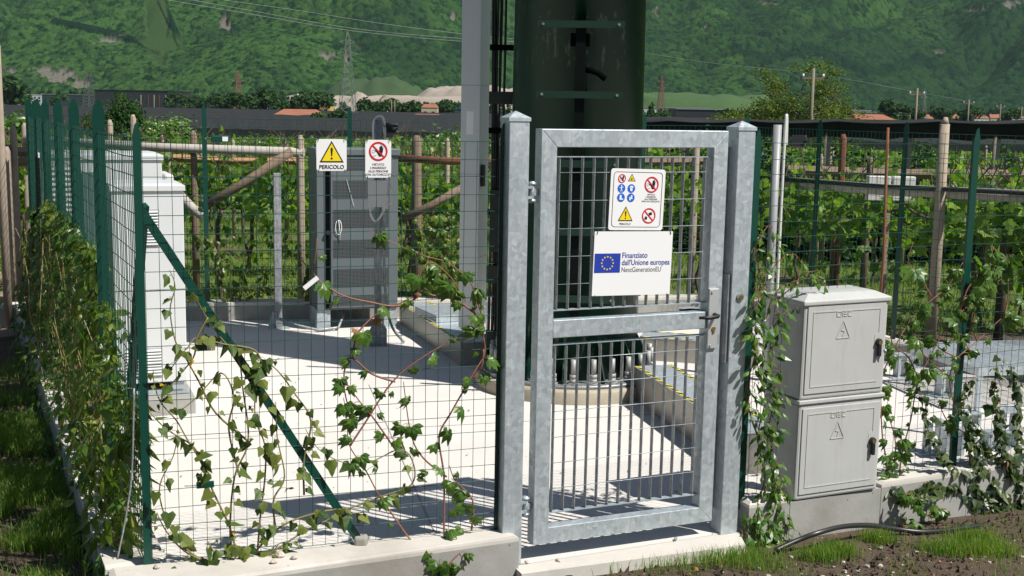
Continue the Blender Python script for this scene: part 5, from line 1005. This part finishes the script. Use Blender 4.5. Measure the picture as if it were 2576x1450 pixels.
place(src, [(*sp(305, 300, 34), (.47, .47, .66), 'dense round green tree standing behind the white cabinets'), (*sp(222, 300, 34), (.3, .3, .5), 'smaller green tree left of the dense round tree')])
# grassy strip plants between: tall wild grass
def blades(name, P, h, w_, mat, lean=.35, seed=1, kind='stuff', lab=None):
    g = np.random.default_rng(seed); n = len(P); h = h * g.uniform(.5, 1.25, n); a = g.uniform(0, 2 * math.pi, n); dx, dy = np.cos(a), np.sin(a); ln = h * lean * g.uniform(.1, 1.6, n); b = g.uniform(0, 2 * math.pi, n); bx, by = np.cos(b) * ln, np.sin(b) * ln
    V = np.empty((n, 5, 3)); ww = w_ * g.uniform(.7, 1.2, n)
    V[:, 0] = P + np.stack([-dx * ww, -dy * ww, 0 * dx], 1); V[:, 1] = P + np.stack([dx * ww, dy * ww, 0 * dx], 1)
    V[:, 2] = P + np.stack([bx * .35 + dx * ww * .8, by * .35 + dy * ww * .8, h * .6], 1); V[:, 3] = P + np.stack([bx * .35 - dx * ww * .8, by * .35 - dy * ww * .8, h * .6], 1); V[:, 4] = P + np.stack([bx, by, h], 1)
    T = (np.array([[0, 1, 2], [0, 2, 3], [3, 2, 4]])[None] + (np.arange(n) * 5)[:, None, None]).reshape(-1, 3)
    o = npmesh(name, V.reshape(-1, 3), T, mat); return tag(o, lab, None, None, kind)
def inpoly(x, y, poly):
    c = np.zeros(x.shape, bool); j = len(poly) - 1
    for i in range(len(poly)):
        xi, yi = poly[i]; xj, yj = poly[j]; c ^= ((yi > y) != (yj > y)) & (x < (xj - xi) * (y - yi) / (yj - yi + 1e-12) + xi); j = i
    return c
g = np.random.default_rng(70)
# left foreground lawn: patchy tufts on dark soil
x = g.uniform(-4.6, -1.5, 300000); y = g.uniform(4.2, 10.5, 300000); outer = -1.735 + (y - 4.98) * -.4675
k = (x < outer - .02) & (x > outer - 1.3); den = vnoise(x + 20, y + 3, .42, 77) * .6 + vnoise(x + 20, y, .16, 78) * .4; k &= (den > .42 + .12 * g.random(len(x))) | ((y < 4.95) & (den > .3)) | (g.random(len(x)) < .03); k &= (y < 8.6) | (g.random(len(x)) < .12)
x, y, den = x[k], y[k], den[k]; print('lawn blades', len(x))
blades('lawn_grass', np.stack([x, y, np.full(len(x), GZ)], 1), .1, .0021, L_gr, seed=3, lab='grass tufts outside the long fence')
# right foreground tufts
pts = []
for cx, cy, r, n in [(G(2110, 1385, GZ).x, G(2110, 1385, GZ).y, .1, 700), (G(2060, 1400, GZ).x, G(2060, 1400, GZ).y, .1, 700), (G(2210, 1350, GZ).x, G(2210, 1350, GZ).y, .08, 500), (G(2390, 1370, GZ).x, G(2390, 1370, GZ).y, .14, 1100), (G(2500, 1370, GZ).x, G(2500, 1370, GZ).y, .14, 900), (G(2450, 1340, GZ).x, G(2450, 1340, GZ).y, .12, 700), (G(1760, 1410, GZ).x, G(1760, 1410, GZ).y, .14, 1500), (G(1860, 1405, GZ).x, G(1860, 1405, GZ).y, .12, 1300), (G(1660, 1420, GZ).x, G(1660, 1420, GZ).y, .12, 600), (G(1560, 1430, GZ).x, G(1560, 1430, GZ).y, .1, 250), (G(1060, 1449, GZ).x, G(1060, 1449, GZ).y, .07, 350), (G(1110, 1449, GZ).x, G(1110, 1449, GZ).y, .07, 300), (G(1230, 1449, GZ).x, G(1230, 1449, GZ).y, .08, 200), (G(1920, 1430, GZ).x, G(1920, 1430, GZ).y, .1, 500)]:
    n = int(n * (.75 if cx > 1.5 else .4)); r *= .6 if cx > 1.5 else 1.0; pts.append(np.stack([g.normal(cx, r, n), g.normal(cy, r * .5, n), np.full(n, GZ)], 1))
spx, spy = g.uniform(0, 3.5, 5000), g.uniform(4.7, 7, 5000); kk_ = vnoise(spx * 4 + 9, spy * 4, 1, 5) > .62; pts.append(np.stack([spx, spy, np.full(5000, GZ)], 1)[kk_]); P = np.concatenate(pts); k = (P[:, 1] < np.where(P[:, 0] > 1.2, 5.97 + .489 * (P[:, 0] - 1.2), np.where(P[:, 0] < .05, 5.42 + .46 * P[:, 0], 5.385 + .42 * (P[:, 0] - .07)))); P = P[k]
P[:, 2] -= .035 * np.clip(P[:, 0] - 1.1, 0, 3)
blades('verge_grass', P, .075, .0016, L_gr, seed=4, lab='bright grass tufts along the wall foot on the right')
# vineyard sward
x = g.uniform(-9, 9, 90000); y = g.uniform(11.0, 24, 90000); k = (np.abs(x / y) < .46) & ((y > 11.75 + .204 * (x + 4.9)) | (x > 2.6) | (x < -5.1)) & ~((x > 2.3) & (y < 13.2 - (x - 2.5) * 1.4)) & (vnoise(x + 30, y, .7, 79) > .3)
x, y = x[k], y[k]; blades('vineyard_grass', np.stack([x, y, np.full(len(x), GZ)], 1), .09, .006, L_gry, lean=.8, seed=5, lab='short sunlit grass between the vine rows')
# far field strips beyond the vineyard
x = g.uniform(-30, 32, 60000); y = g.uniform(26, 62, 60000); P = np.stack([x, y, ground_z(x, y)], 1); leaves_pos = P[np.abs(P[:, 0] / P[:, 1]) < .5]; n = len(leaves_pos)
o = leaves('field_undergrowth', QUAD, leaves_pos + rng.uniform(0, 1, (n, 3)) * [0, 0, .75], rdir(n, (0, -.3, .8)), rdir(n), .3, L_vine); tag(o, 'low green rows of vines on the terrace beyond the vineyard', kind='stuff')
# litter blown on the pad, and small weeds on the soil
n = 260; lx, ly = g.uniform(-2, 3.5, n), g.uniform(5.8, 11, n); o = leaves('leaf_litter', QUAD, np.stack([lx, ly, np.full(n, .006)], 1), rdir(n, (0, 0, 3), g), rdir(n, g=g), g.uniform(.006, .022, n), L_dry); tag(o, 'tiny dry leaves and crumbs blown over the pale pad', kind='stuff')
n = 420; lx = g.uniform(.1, 3.4, n); ly = g.uniform(4.6, 6.9, n); kk = ly < 5.9 + .489 * (lx - 1.2) - .03; c_ = np.repeat(np.stack([lx, ly, np.full(n, GZ + .004)], 1)[kk], 4, 0); c_[:, 2] -= .035 * np.clip(c_[:, 0] - 1.1, 0, 3); n = len(c_); o = leaves('small_weeds', OVAL, c_, rdir(n, (0, 0, 1.6), g), rdir(n, (0, 0, .4), g), g.uniform(.01, .03, n), L_crp); tag(o, 'tiny weeds sprouting on the bare soil', kind='stuff')
# stones, shards, hose
def rock(p, s_, mat, name, label, cat, grp):
    m = MB(); n = 7; vs = []
    for j in range(1, 4):
        for k in range(n): a = 2 * math.pi * k / n; r = math.sin(math.pi * j / 4) * random.uniform(.75, 1.15); vs.append((r * math.cos(a) * s_, r * math.sin(a) * s_ * .75, math.cos(math.pi * j / 4) * s_ * .55))
    vs += [(0, 0, s_ * .5), (0, 0, -s_ * .5)]; fs = [(j * n + k, (j + 1) * n + k, (j + 1) * n + (k + 1) % n, j * n + (k + 1) % n) for j in range(2) for k in range(n)] + [(3 * n, k, (k + 1) % n) for k in range(n)] + [(3 * n + 1, 2 * n + (k + 1) % n, 2 * n + k) for k in range(n)]
    o = m.add(vs, fs).build(name, mat); o.location = p; o.rotation_euler = (0, 0, random.uniform(0, 6)); return tag(o, label, cat, grp)
for u, v, s_, m_, lb, z in [(1322, 1440, .03, M_terra, 'broken terracotta shard at the foot of the left gate post', GZ), (1300, 1432, .026, M_terra, 'flat brown shard against the wall end by the gate', GZ), (1403, 1417, .024, M_terra, 'terracotta shard on the slab before the gate', -.02), (1405, 1410, .02, M_stone, 'grey stone resting beside the terracotta shard', -.0), (1497, 1427, .028, M_stone, 'pale upright pebble beside the black hose', GZ), (1326, 1415, .018, M_stone, 'pale pebble at the gate post foot', 0), (1700, 1355, .014, M_wall, 'small dark stone on the threshold under the gate', .01), (380, 1340, .02, M_stone, 'round pale pebble on the pad near the corner post', .01), (410, 1385, .014, M_wall, 'dark pebble near the corner post', .01), (395, 1425, .02, M_stone, 'brown pebble on the wall at the corner post foot', .17), (705, 1395, .03, M_stone, 'brown stone on top of the wall left of the brace foot', .17), (690, 1412, .02, M_stone, 'pale pebble on the wall below the ivy', .17), (740, 1402, .018, M_stone, 'small brown stone on the wall beside the bigger one', .17), (1535, 795, .03, M_bark, 'brown stone on the pad behind the mast', .02)]:
    rock(G(u, v, z), s_, m_, 'stone', lb, 'stone', None)
cnt = 0
while cnt < 80:
    u, v = random.uniform(1320, 2576), random.uniform(1330, 1449); p = G(u, v, GZ)
    lim = 5.9 + .489 * (p.x - 1.2) if p.x > 1.2 else 5.3 + .4 * (p.x - .07)
    p.z -= .035 * max(p.x - 1.1, 0)
    if p.y < lim: rock(p, random.choice([.005, .006, .007, .009, .012, .018]), random.choice([M_stone, M_stone, M_wall, M_wall, M_stone, M_terra]), 'pebble', 'pebble lying on the bare soil before the wall', 'pebble', 'pebbles on the soil'); cnt += 1
cl = g.uniform(0, 1, (9000, 2)); cx_ = -.2 + cl[:, 0] * 3.6; cy_ = 4.6 + cl[:, 1] * 2.6; kk = (cy_ < 5.93 + .489 * (cx_ - 1.2) - .02) & (cx_ > .0); CP = np.stack([cx_, cy_, np.full(9000, GZ)], 1)[kk]
cl2 = np.stack([g.uniform(-4, -1.6, 5000), g.uniform(4.2, 9, 5000)], 1); kk = cl2[:, 0] < -1.78 + (cl2[:, 1] - 4.98) * -.4675; CP = np.concatenate([CP, np.column_stack([cl2[kk], np.full(kk.sum(), GZ)])]); CP[:, 2] -= .035 * np.clip(CP[:, 0] - 1.1, 0, 3)
TET = (np.array([(-.5, -.4, 0), (.5, -.3, 0), (0, .6, 0), (.1, 0, .6)]), np.array([(0, 1, 3), (1, 2, 3), (2, 0, 3)]))
nn_ = len(CP); M_clod = plain('soil_clod', (.075, .05, .034), .95, 0, .6, 40); o = leaves('soil_crumbs', TET, CP, rdir(nn_, (0, 0, 1.5), g), rdir(nn_, g=g), g.uniform(.006, .024, nn_), M_clod); tag(o, 'dark crumbly clods of soil', kind='stuff')
hose = MB().tube(smooth([G(1300, 1500, GZ + .01), G(1450, 1445, GZ + .01), G(1540, 1422, GZ + .01), G(1640, 1412, GZ + .01), G(1760, 1404, GZ)], 8), .011, 8).build('irrigation_hose', M_hose); tag(hose, 'thin black irrigation hose in the grass before the gate', 'hose')
hose = MB().tube(smooth([G(1950, 1385, GZ + .01), G(2010, 1358, GZ + .05), G(2060, 1340, GZ + .08), (Vector(G(2120, 1325, GZ + .08))), G(2190, 1322, GZ + .045), G(2260, 1332, GZ + .0), G(2340, 1338, GZ - .025), G(2470, 1322, GZ - .05)], 8), .014, 8).build('irrigation_hose', M_hose); tag(hose, 'thicker black irrigation hose arching along the wall below the utility cabinets', 'hose')
cb_ = MB().tube(smooth([FL0 + Vector((-.03, -.03, .95)), FL0 + Vector((-.045, -.04, .6)), FL0 + Vector((-.07, -.06, .4)), FL0 + Vector((-.1, -.1, .22))], 6), .0042, 8).build('steel_cable', M_gald); tag(cb_, 'twisted steel cable hanging beside the corner post', 'cable')
gl = MB().box((-.07, -.012, -.05), (.07, .0, .05)).build('hanging_tag', M_signw); gl.location = fp(782, 712, .015); gl.rotation_euler = (0, R_(-38), FLA); gl.scale = (.55, .3, .2); tag(gl, 'white plastic tag tied to the fence below the PERICOLO sign', 'tag')

# ================================================================== middle distance
def net_roof(label, u0, u1, v0, v1, D0, D1, z, seed):
    g = np.random.default_rng(seed); t = thing('hail_net', label, 'net', (0, 0, 0), 0, 'hail nets over the valley orchards'); m = MB()
    a, b, c, d = A(u0, v0, D0), A(u1, v0, D0), A(u0, v1, D1), A(u1, v1, D1); rows = 16; cols = 40; vs = []
    for j in range(rows + 1):
        s_ = j / rows; l = Vector(a).lerp(Vector(c), s_); r = Vector(b).lerp(Vector(d), s_)
        for i in range(cols + 1):
            p = l.lerp(r, i / cols); vs.append((p.x, p.y, z + (.75 if j % 2 else 0) + g.uniform(-.08, .08)))
    fs = [(j * (cols + 1) + i, j * (cols + 1) + i + 1, (j + 1) * (cols + 1) + i + 1, (j + 1) * (cols + 1) + i) for j in range(rows) for i in range(cols) if j % 4 != 3]
    k = len(vs); 
    front = [(x, y + .05, z - 1.6) for x, y, z in vs[:cols + 1]]; vs += front; fs += [(i, k + i, k + i + 1, i + 1) for i in range(cols)]
    m.add(vs, fs).build('net_sheet', M_net, t); return t
net_roof('dark hail net over orchards on the left of the valley', -40, 640, 312, 268, 125, 420, -.45, 1)
net_roof('dark hail net over orchards in the middle of the valley', 560, 1320, 318, 280, 125, 420, -.45, 2)
net_roof('dark hail net over orchards on the right of the valley', 1240, 2640, 330, 300, 120, 420, -.45, 3)
def wallbox(t, name, x0, x1, y0, y1, z0, z1, mat): return MB().box((x0, y0, z0), (x1, y1, z1)).build(name, mat, t)
def bldg(name, label, u0, u1, vt, vb, D, depth, mat, roofm=None, wins=0, rows=1, winm=None, flat=True, ridge=0, cat='building', base=-4.2):
    a, b = A(u0, vb, D), A(u1, vb, D); top = A((u0 + u1) / 2, vt, D).z; t = thing(name, label, cat, (a.x, D, base)); w_ = b.x - a.x; h = top - base
    if ridge: h -= ridge
    MB().box((0, 0, 0), (w_, depth, h)).build('wall', mat, t)
    e = w_ * .03
    if ridge: 
        MB().add([(-e, -e, h), (w_ + e, -e, h), (w_ + e, depth + e, h), (-e, depth + e, h), (w_ * .12, depth / 2, h + ridge), (w_ * .88, depth / 2, h + ridge)], [(0, 1, 5, 4), (1, 2, 5), (2, 3, 4, 5), (3, 0, 4), (0, 3, 2, 1)]).build('roof', roofm or M_roof, t)
    else: MB().box((-e * .3, -e * .3, h + .01), (w_ + e * .3, depth, h + .35)).build('roof', roofm or mat, t)
    for r in range(rows if wins else 0):
        for k in range(wins):
            x = w_ * (k + .3) / wins; zz = h * .5 + (h * .45) * r / rows; MB().box((x, -.12, zz), (x + w_ * .4 / wins, -.02, zz + h * .28 / rows)).build('window', winm or M_dwin, t)
    return t
M_dwin = plain('far_window', (.03, .045, .06), .2); M_fw = plain('far_white_wall', (.5, .52, .53), .8, 0, .05, .2); M_fd = plain('far_dark_cladding', (.018, .02, .026), .6, 0, .3, .15); M_fg = plain('far_glass_wall', (.03, .05, .055), .3, 0, .4, .1); M_cream = plain('far_cream_wall', (.45, .4, .28), .9, 0, .1, .2); M_yelw = plain('far_yellow_wall', (.5, .36, .12), .9, 0, .1); M_gr = plain('far_grey_roof', (.22, .25, .28), .6, 0, .1, .2)
bldg('factory_building', 'white flat factory far away at the left edge of the valley', 38, 105, 239, 263, 900, 30, M_fw, M_fw, 6, 2)
bldg('factory_building', 'long low glass factory with thin flat roof at the valley left', 106, 250, 239, 264, 880, 40, M_fg, M_gr, 8, 1)
hf = bldg('factory_building', 'tall black clad factory hall with rusty stripes behind the round tree', 240, 424, 228, 268, 860, 60, M_fd, M_fd)
wq = A(424, 250, 860).x - A(240, 250, 860).x
for k, x in enumerate((.62, .72, .8, .87, .955)): MB().add([(wq * x, -.3, 1), (wq * (x + .008), -.3, 1), (wq * (x + .016), -.3, 11), (wq * (x + .004), -.3, 11)], [(0, 1, 2, 3)]).build('rusty_stripe', M_rust if k % 2 else M_cream, hf)
b_ = bldg('farmhouse', 'low house with wide terracotta roof and white gable, beyond the vineyard', 690, 800, 275, 300, 230, 9, M_fw, M_roof, 2, 1, ridge=1.15)
bldg('yellow_house', 'yellow house with brown roof half hidden by trees', 730, 830, 249, 280, 420, 10, M_yelw, M_roof, 5, 1, ridge=1.8)
bldg('small_house', 'small pale house with red roof right of the lattice pylon', 1060, 1100, 262, 282, 420, 8, M_cream, M_roof, 2, 1, ridge=1.2)
bldg('shed', 'low dark shed roof between the trees left of the aluminium duct', 1035, 1110, 287, 292, 300, 6, M_fd, M_roof, ridge=.4)
bldg('solar_roof_house', 'house with blue solar roof touching the aluminium duct', 1118, 1180, 269, 285, 420, 8, M_cream, plain('solar_blue', (.03, .05, .16), .2), 2, 1, ridge=1.6)
bldg('factory_building', 'long white and grey factory hall right of the mast', 1598, 1780, 272, 300, 520, 30, M_fw, M_gr, 14, 2)
bldg('factory_building', 'dark low hall with grey roof behind the right gate post', 1700, 1920, 277, 305, 480, 25, M_fd, M_gr)
bldg('factory_building', 'pale grey hall roof behind the twisted tree', 2040, 2190, 278, 300, 500, 25, M_cream, M_gr)
bldg('red_roof_house', 'house with hipped terracotta roof and chimney on the right', 2150, 2250, 288, 306, 260, 10, M_cream, M_roof, 3, 1, ridge=1.1)
bldg('factory_building', 'pale hall with long grey roof behind the hipped red roof', 2120, 2290, 284, 302, 480, 25, M_cream, M_gr)
for k, u in enumerate((2330, 2400, 2470, 2510, 2560, 1790, 2080)): bldg('village_house', ['far village house with grey gable', 'far village house left of the small right pole', 'pale village house near the right edge', 'pinkish village house near the right edge', 'village house cut by the right edge', 'orange roofed house behind the right gate post', 'red roofed house at the foot of the twisted tree'][k], u - 18, u + 18, 290 - (u > 2300) * 2, 304, 600 + 20 * k, 10, M_cream if k % 2 else M_fw, M_roof, 3, 1, ridge=2.0)
# far trees
M_far = leafmat('far_tree_leaf', [(.015, .04, .014), (.03, .07, .02), (.05, .1, .03)], .15, .7, .1)
src = bush_source('valley_tree', 'x', 'tree', 'trees of the valley floor', 900, 3.3, 3.0, 3.0, .95, M_far, 64, z0=.6, limb=.12, clumps=16)
sps = []
for k, (u, D, s_, lb) in enumerate([(150, 760, 1.6, 'round tree before the long glass factory'), (440, 700, 1.7, 'tree beside the black hall'), (470, 640, 1.5, 'tree right of the black hall'), (505, 660, 1.3, 'tree among the valley woods left'), (545, 620, 1.6, 'tree left of the red lattice pylon'), (575, 500, 1.4, 'bushy tree under the red lattice pylon'), (610, 480, 1.5, 'tree right of the red lattice pylon'), (640, 440, 1.3, 'dark tree left of the terracotta farmhouse'), (665, 440, 1.7, 'tall dark tree behind the farmhouse'), (705, 430, 1.0, 'tree touching the farmhouse ridge'), (760, 420, 1.6, 'tree between yellow house halves'), (800, 400, 1.5, 'tall tree right of the yellow house'), (815, 200, .72, 'bright tree beside the farmhouse gable'), (838, 210, .78, 'bright round tree left of the big green pylon'), (925, 430, 1.3, 'tree right of the big green pylon'), (955, 430, 1.1, 'tree before the largest gravel heap'), (985, 450, 1.3, 'dark tree near the paired poles'), (1010, 440, 1.1, 'dark tree left of the paired poles'), (1040, 440, 1.2, 'tree below the quarry cliff, left'), (1075, 430, 1.1, 'tree below the quarry cliff'), (1110, 430, 1.3, 'tree left of the solar roof'), (1135, 420, 1.1, 'tree before the solar roof house'), (20, 500, 2.3, 'large dark tree cut by the left edge'), (60, 700, 1.5, 'tree left of the white factory'), (1660, 420, 1.0, 'tree before the white factory hall'), (1830, 470, 1.1, 'tree behind the right gate post'), (2095, 300, 1.4, 'round olive tree left of the hipped red roof'), (2140, 300, .9, 'small dark tree beside the red roof'), (2250, 480, 1.8, 'pale tree right of the hipped red roof'), (2300, 520, 1.4, 'tree behind the second right pole'), (2370, 560, 1.5, 'tree among the village houses, left'), (2440, 560, 1.6, 'tree among the village houses, middle'), (2540, 560, 1.5, 'tree among the village houses, right'), (1950, 420, 1.2, 'low tree behind the twisted tree, left'), (2010, 430, 1.3, 'low tree behind the twisted tree, right')]): sps.append((*sp(u, 290, D), s_, lb))
place(src, sps)
cyp = bush_source('cypress_tree', 'slim dark conifer before the white factory hall', 'tree', None, 900, .9, .9, 3.4, .5, L_tree, 65, z0=.3, limb=.08); place(cyp, [(*sp(1634, 290, 400), 1.35, 'slim dark conifer before the white factory hall')])
src = bush_source('wood_edge_tree', 'broad tree of the wood edge at the mountain foot', 'tree', 'trees along the mountain foot', 600, 7, 6, 6.5, 2.2, M_far, 66, z0=1, limb=.25, clumps=14)
place(src, [(*sp(u, 285, D), s_, None) for u, D, s_ in [(random.uniform(-20, 730), random.uniform(1150, 1400), random.uniform(.8, 1.3)) for _ in range(48)] + [(random.uniform(1500, 2600), random.uniform(1180, 1400), random.uniform(.8, 1.2)) for _ in range(60)] + [(random.uniform(560, 1300), random.uniform(650, 900), random.uniform(.4, .7)) for _ in range(34)]])
# the twisted pine-like tree on the right
pt = thing('twisted_tree', 'tall twisted tree with bare branches and olive crown on the right', 'tree', sp(1900, 290, 75)); pt.location.z = -2.0
g = np.random.default_rng(90); tr = MB(); tips = []
def limb(p, d, L, r, lev):
    pts = [p]; dd = d.copy()
    for k in range(5):
        dd = (dd + Vector(g.normal(0, .28, 3)) + Vector((0, 0, .05))).normalized(); pts.append(pts[-1] + dd * L / 5)
    tr.tube(pts, [r * (1 - .13 * k) for k in range(6)], 6 if lev < 2 else 4)
    if lev >= 3: tips.extend([pts[-1], pts[3]]); return
    for k in range(4 if lev else 7):
        i = 2 + k % 4; nd = (dd * .5 + Vector(g.normal(0, .75, 3)) + Vector((0, 0, .22))).normalized(); nd.z = abs(nd.z) * .6 if lev == 0 else nd.z * .6; limb(pts[min(i, 5)], nd.normalized(), L * .62, r * .5, lev + 1)
limb(Vector((0, 0, -1)), Vector((0, 0, 1)), 5.6, .17, 0); tr.build('trunk', M_bark, pt)
tips = np.array([list(t_) for t_ in tips]); tips = tips[g.random(len(tips)) < .75]; i = g.integers(0, len(tips), 12000); pos = tips[i] + g.normal(0, .2, (12000, 3)) * [1.7, 1.7, .6]
leaves('crown', QUAD, pos, rdir(12000, (0, 0, .9), g), rdir(12000, g=g), .16, L_pine, pt)
print('twisted extents', pos.min(0), pos.max(0))
# pylons and poles
def lattice(label, u, vt, vb, D, mat, hw, arms=((.78, 1.0), (.9, .7)), n=14, wire=None):
    top = A(u, vt, D); z0 = -4.1; h = top.z - z0; t = thing('lattice_pylon', label, 'pylon', (top.x, D, z0), R_(20), 'lattice pylons in the valley'); m = MB(); r = D * .00014 + .02
    def hwz(s_): return hw * (1 - .86 * s_ ** .85) if s_ < .97 else hw * .05
    cs = [(-1, -1), (1, -1), (1, 1), (-1, 1)]
    for c in cs: m.tube([(c[0] * hwz(k / n), c[1] * hwz(k / n), h * k / n) for k in range(n + 1)], r * 1.2, 4)
    for k in range(n):
        for q in range(4):
            a, b = cs[q], cs[(q + 1) % 4]; s0, s1 = k / n, (k + 1) / n
            m.tube([(a[0] * hwz(s0), a[1] * hwz(s0), h * s0), (b[0] * hwz(s1), b[1] * hwz(s1), h * s1)], r * .7, 3, caps=False); m.tube([(b[0] * hwz(s0), b[1] * hwz(s0), h * s0), (a[0] * hwz(s1), a[1] * hwz(s1), h * s1)], r * .7, 3, caps=False)
    m.build('mast_frame', mat, t)
    for s_, l in arms: MB().tube([(-l * hw * 1.1, 0, h * s_), (0, 0, h * (s_ + .02)), (l * hw * 1.1, 0, h * s_)], r, 4).tube([(-l * hw * 1.1, 0, h * s_), (0, 0, h * (s_ - .03)), (l * hw * 1.1, 0, h * s_)], r * .8, 4).build('cross_arm', mat, t)
    return t
M_pyg = plain('pylon_green', (.16, .2, .16), .7); M_pyr = plain('pylon_rust', (.22, .1, .08), .8); M_pyd = plain('pylon_dark', (.08, .09, .08), .8)
lattice('tall green lattice pylon before the quarry heaps', 874, 80, 295, 300, M_pyg, 2.4)
lattice('thin rusty lattice pylon left of the farmhouse', 598, 178, 282, 520, M_pyr, 2.4)
lattice('rusty lattice pylon with broad crown cut by the left edge', 8, 165, 270, 520, M_pyd, 3.0)
lattice('slim rusty lattice pylon right of the mast', 1665, 192, 300, 430, M_pyr, 1.6)
lattice('pale lattice pylon behind the glass factory, left of the pair', 215, 178, 268, 700, M_pyd, 2.6); lattice('pale lattice pylon behind the glass factory, right of the pair', 228, 182, 268, 720, M_pyd, 2.4)
lattice('faint grey lattice pylon between the two right poles', 2327, 222, 300, 600, M_pyg, 1.8)
M_polem = plain('old_concrete_pole', (.2, .18, .13), .9, 0, .2, .5)
def upole(label, u, vt, vb, D, r, arm, grp='power poles'):
    top = A(u, vt, D); base = min(A(u, vb, D).z - 1.5, -1); t = thing('power_pole', label, 'power pole', (top.x, D, base), 0, grp); h = top.z - base
    MB().tube([(0, 0, 0), (.0, 0, h)], [r * 1.0, r * .7], 8).build('shaft', M_polem, t)
    if arm:
        MB().box((-arm, -.05, h * .9 - .06), (arm, .05, h * .9 + .06)).build('cross_arm', M_wood, t)
        for x in (-arm * .95, arm * .95): MB().tube([(x, 0, h * .9 + .065), (x, 0, h * .9 + .25)], .06, 6).build('insulator', M_signw, t)
    return t
upole('nearest concrete power pole on the right, beside the twisted tree', 2047, 172, 300, 72, .13, .62); upole('second concrete power pole on the right', 2308, 222, 302, 110, .14, .65)
upole('third, smaller concrete power pole on the right', 2438, 250, 303, 165, .14, .7); upole('fourth small power pole near the right edge', 2518, 262, 304, 210, .14, .7); upole('tiny farthest power pole at the right edge', 2571, 268, 305, 260, .14, .7)
upole('left one of the paired poles below the quarry', 985, 252, 290, 380, .2, 0); upole('right one of the paired poles below the quarry', 993, 252, 290, 380, .2, 0)
def cable(label, pts, D0, D1, r):
    n = len(pts); P = [A(u, v, D0 + (D1 - D0) * k / (n - 1)) for k, (u, v) in enumerate(pts)]; o = MB().tube(smooth(P, 5), r, 4).build('power_line', plain('power_line', (.3, .31, .31), .5)); tag(o, label, 'power line', 'power lines across the valley')
cable('topmost thin power line sagging across the wooded slope', [(560, 0), (760, 28), (950, 58), (1160, 85), (1400, 108)], 300, 330, .045)
cable('middle thin power line sagging across the wooded slope', [(425, -10), (620, 25), (850, 66), (1000, 84), (1160, 97), (1400, 112)], 300, 330, .045)
cable('lowest thin power line sagging across the wooded slope', [(420, 0), (620, 34), (850, 73), (1000, 90), (1160, 104), (1400, 118)], 300, 330, .045)
cable('thin power line right of the mast sagging towards the twisted tree', [(1600, 130), (1800, 160), (2047, 186), (2308, 232), (2438, 256)], 200, 140, .02)
# air
hz = MB().box((-1900, -80, -9), (1900, 2900, 1250)).build('haze', None) if False else None
def haze():
    m = bpy.data.materials.new('air'); m.use_nodes = True; t = m.node_tree; t.nodes.clear(); o = t.nodes.new('ShaderNodeOutputMaterial'); v = t.nodes.new('ShaderNodeVolumePrincipled')
    v.inputs['Color'].default_value = (.6, .76, .98, 1); v.inputs['Density'].default_value = .00004; v.inputs['Anisotropy'].default_value = .1; t.links.new(v.outputs[0], o.inputs['Volume'])
    m.cycles.homogeneous_volume = True if hasattr(m, 'cycles') else None
    b = MB().box((-4800, -75, -9), (4800, 3300, 1300)).build('haze', m); tag(b, kind='stuff')
haze()
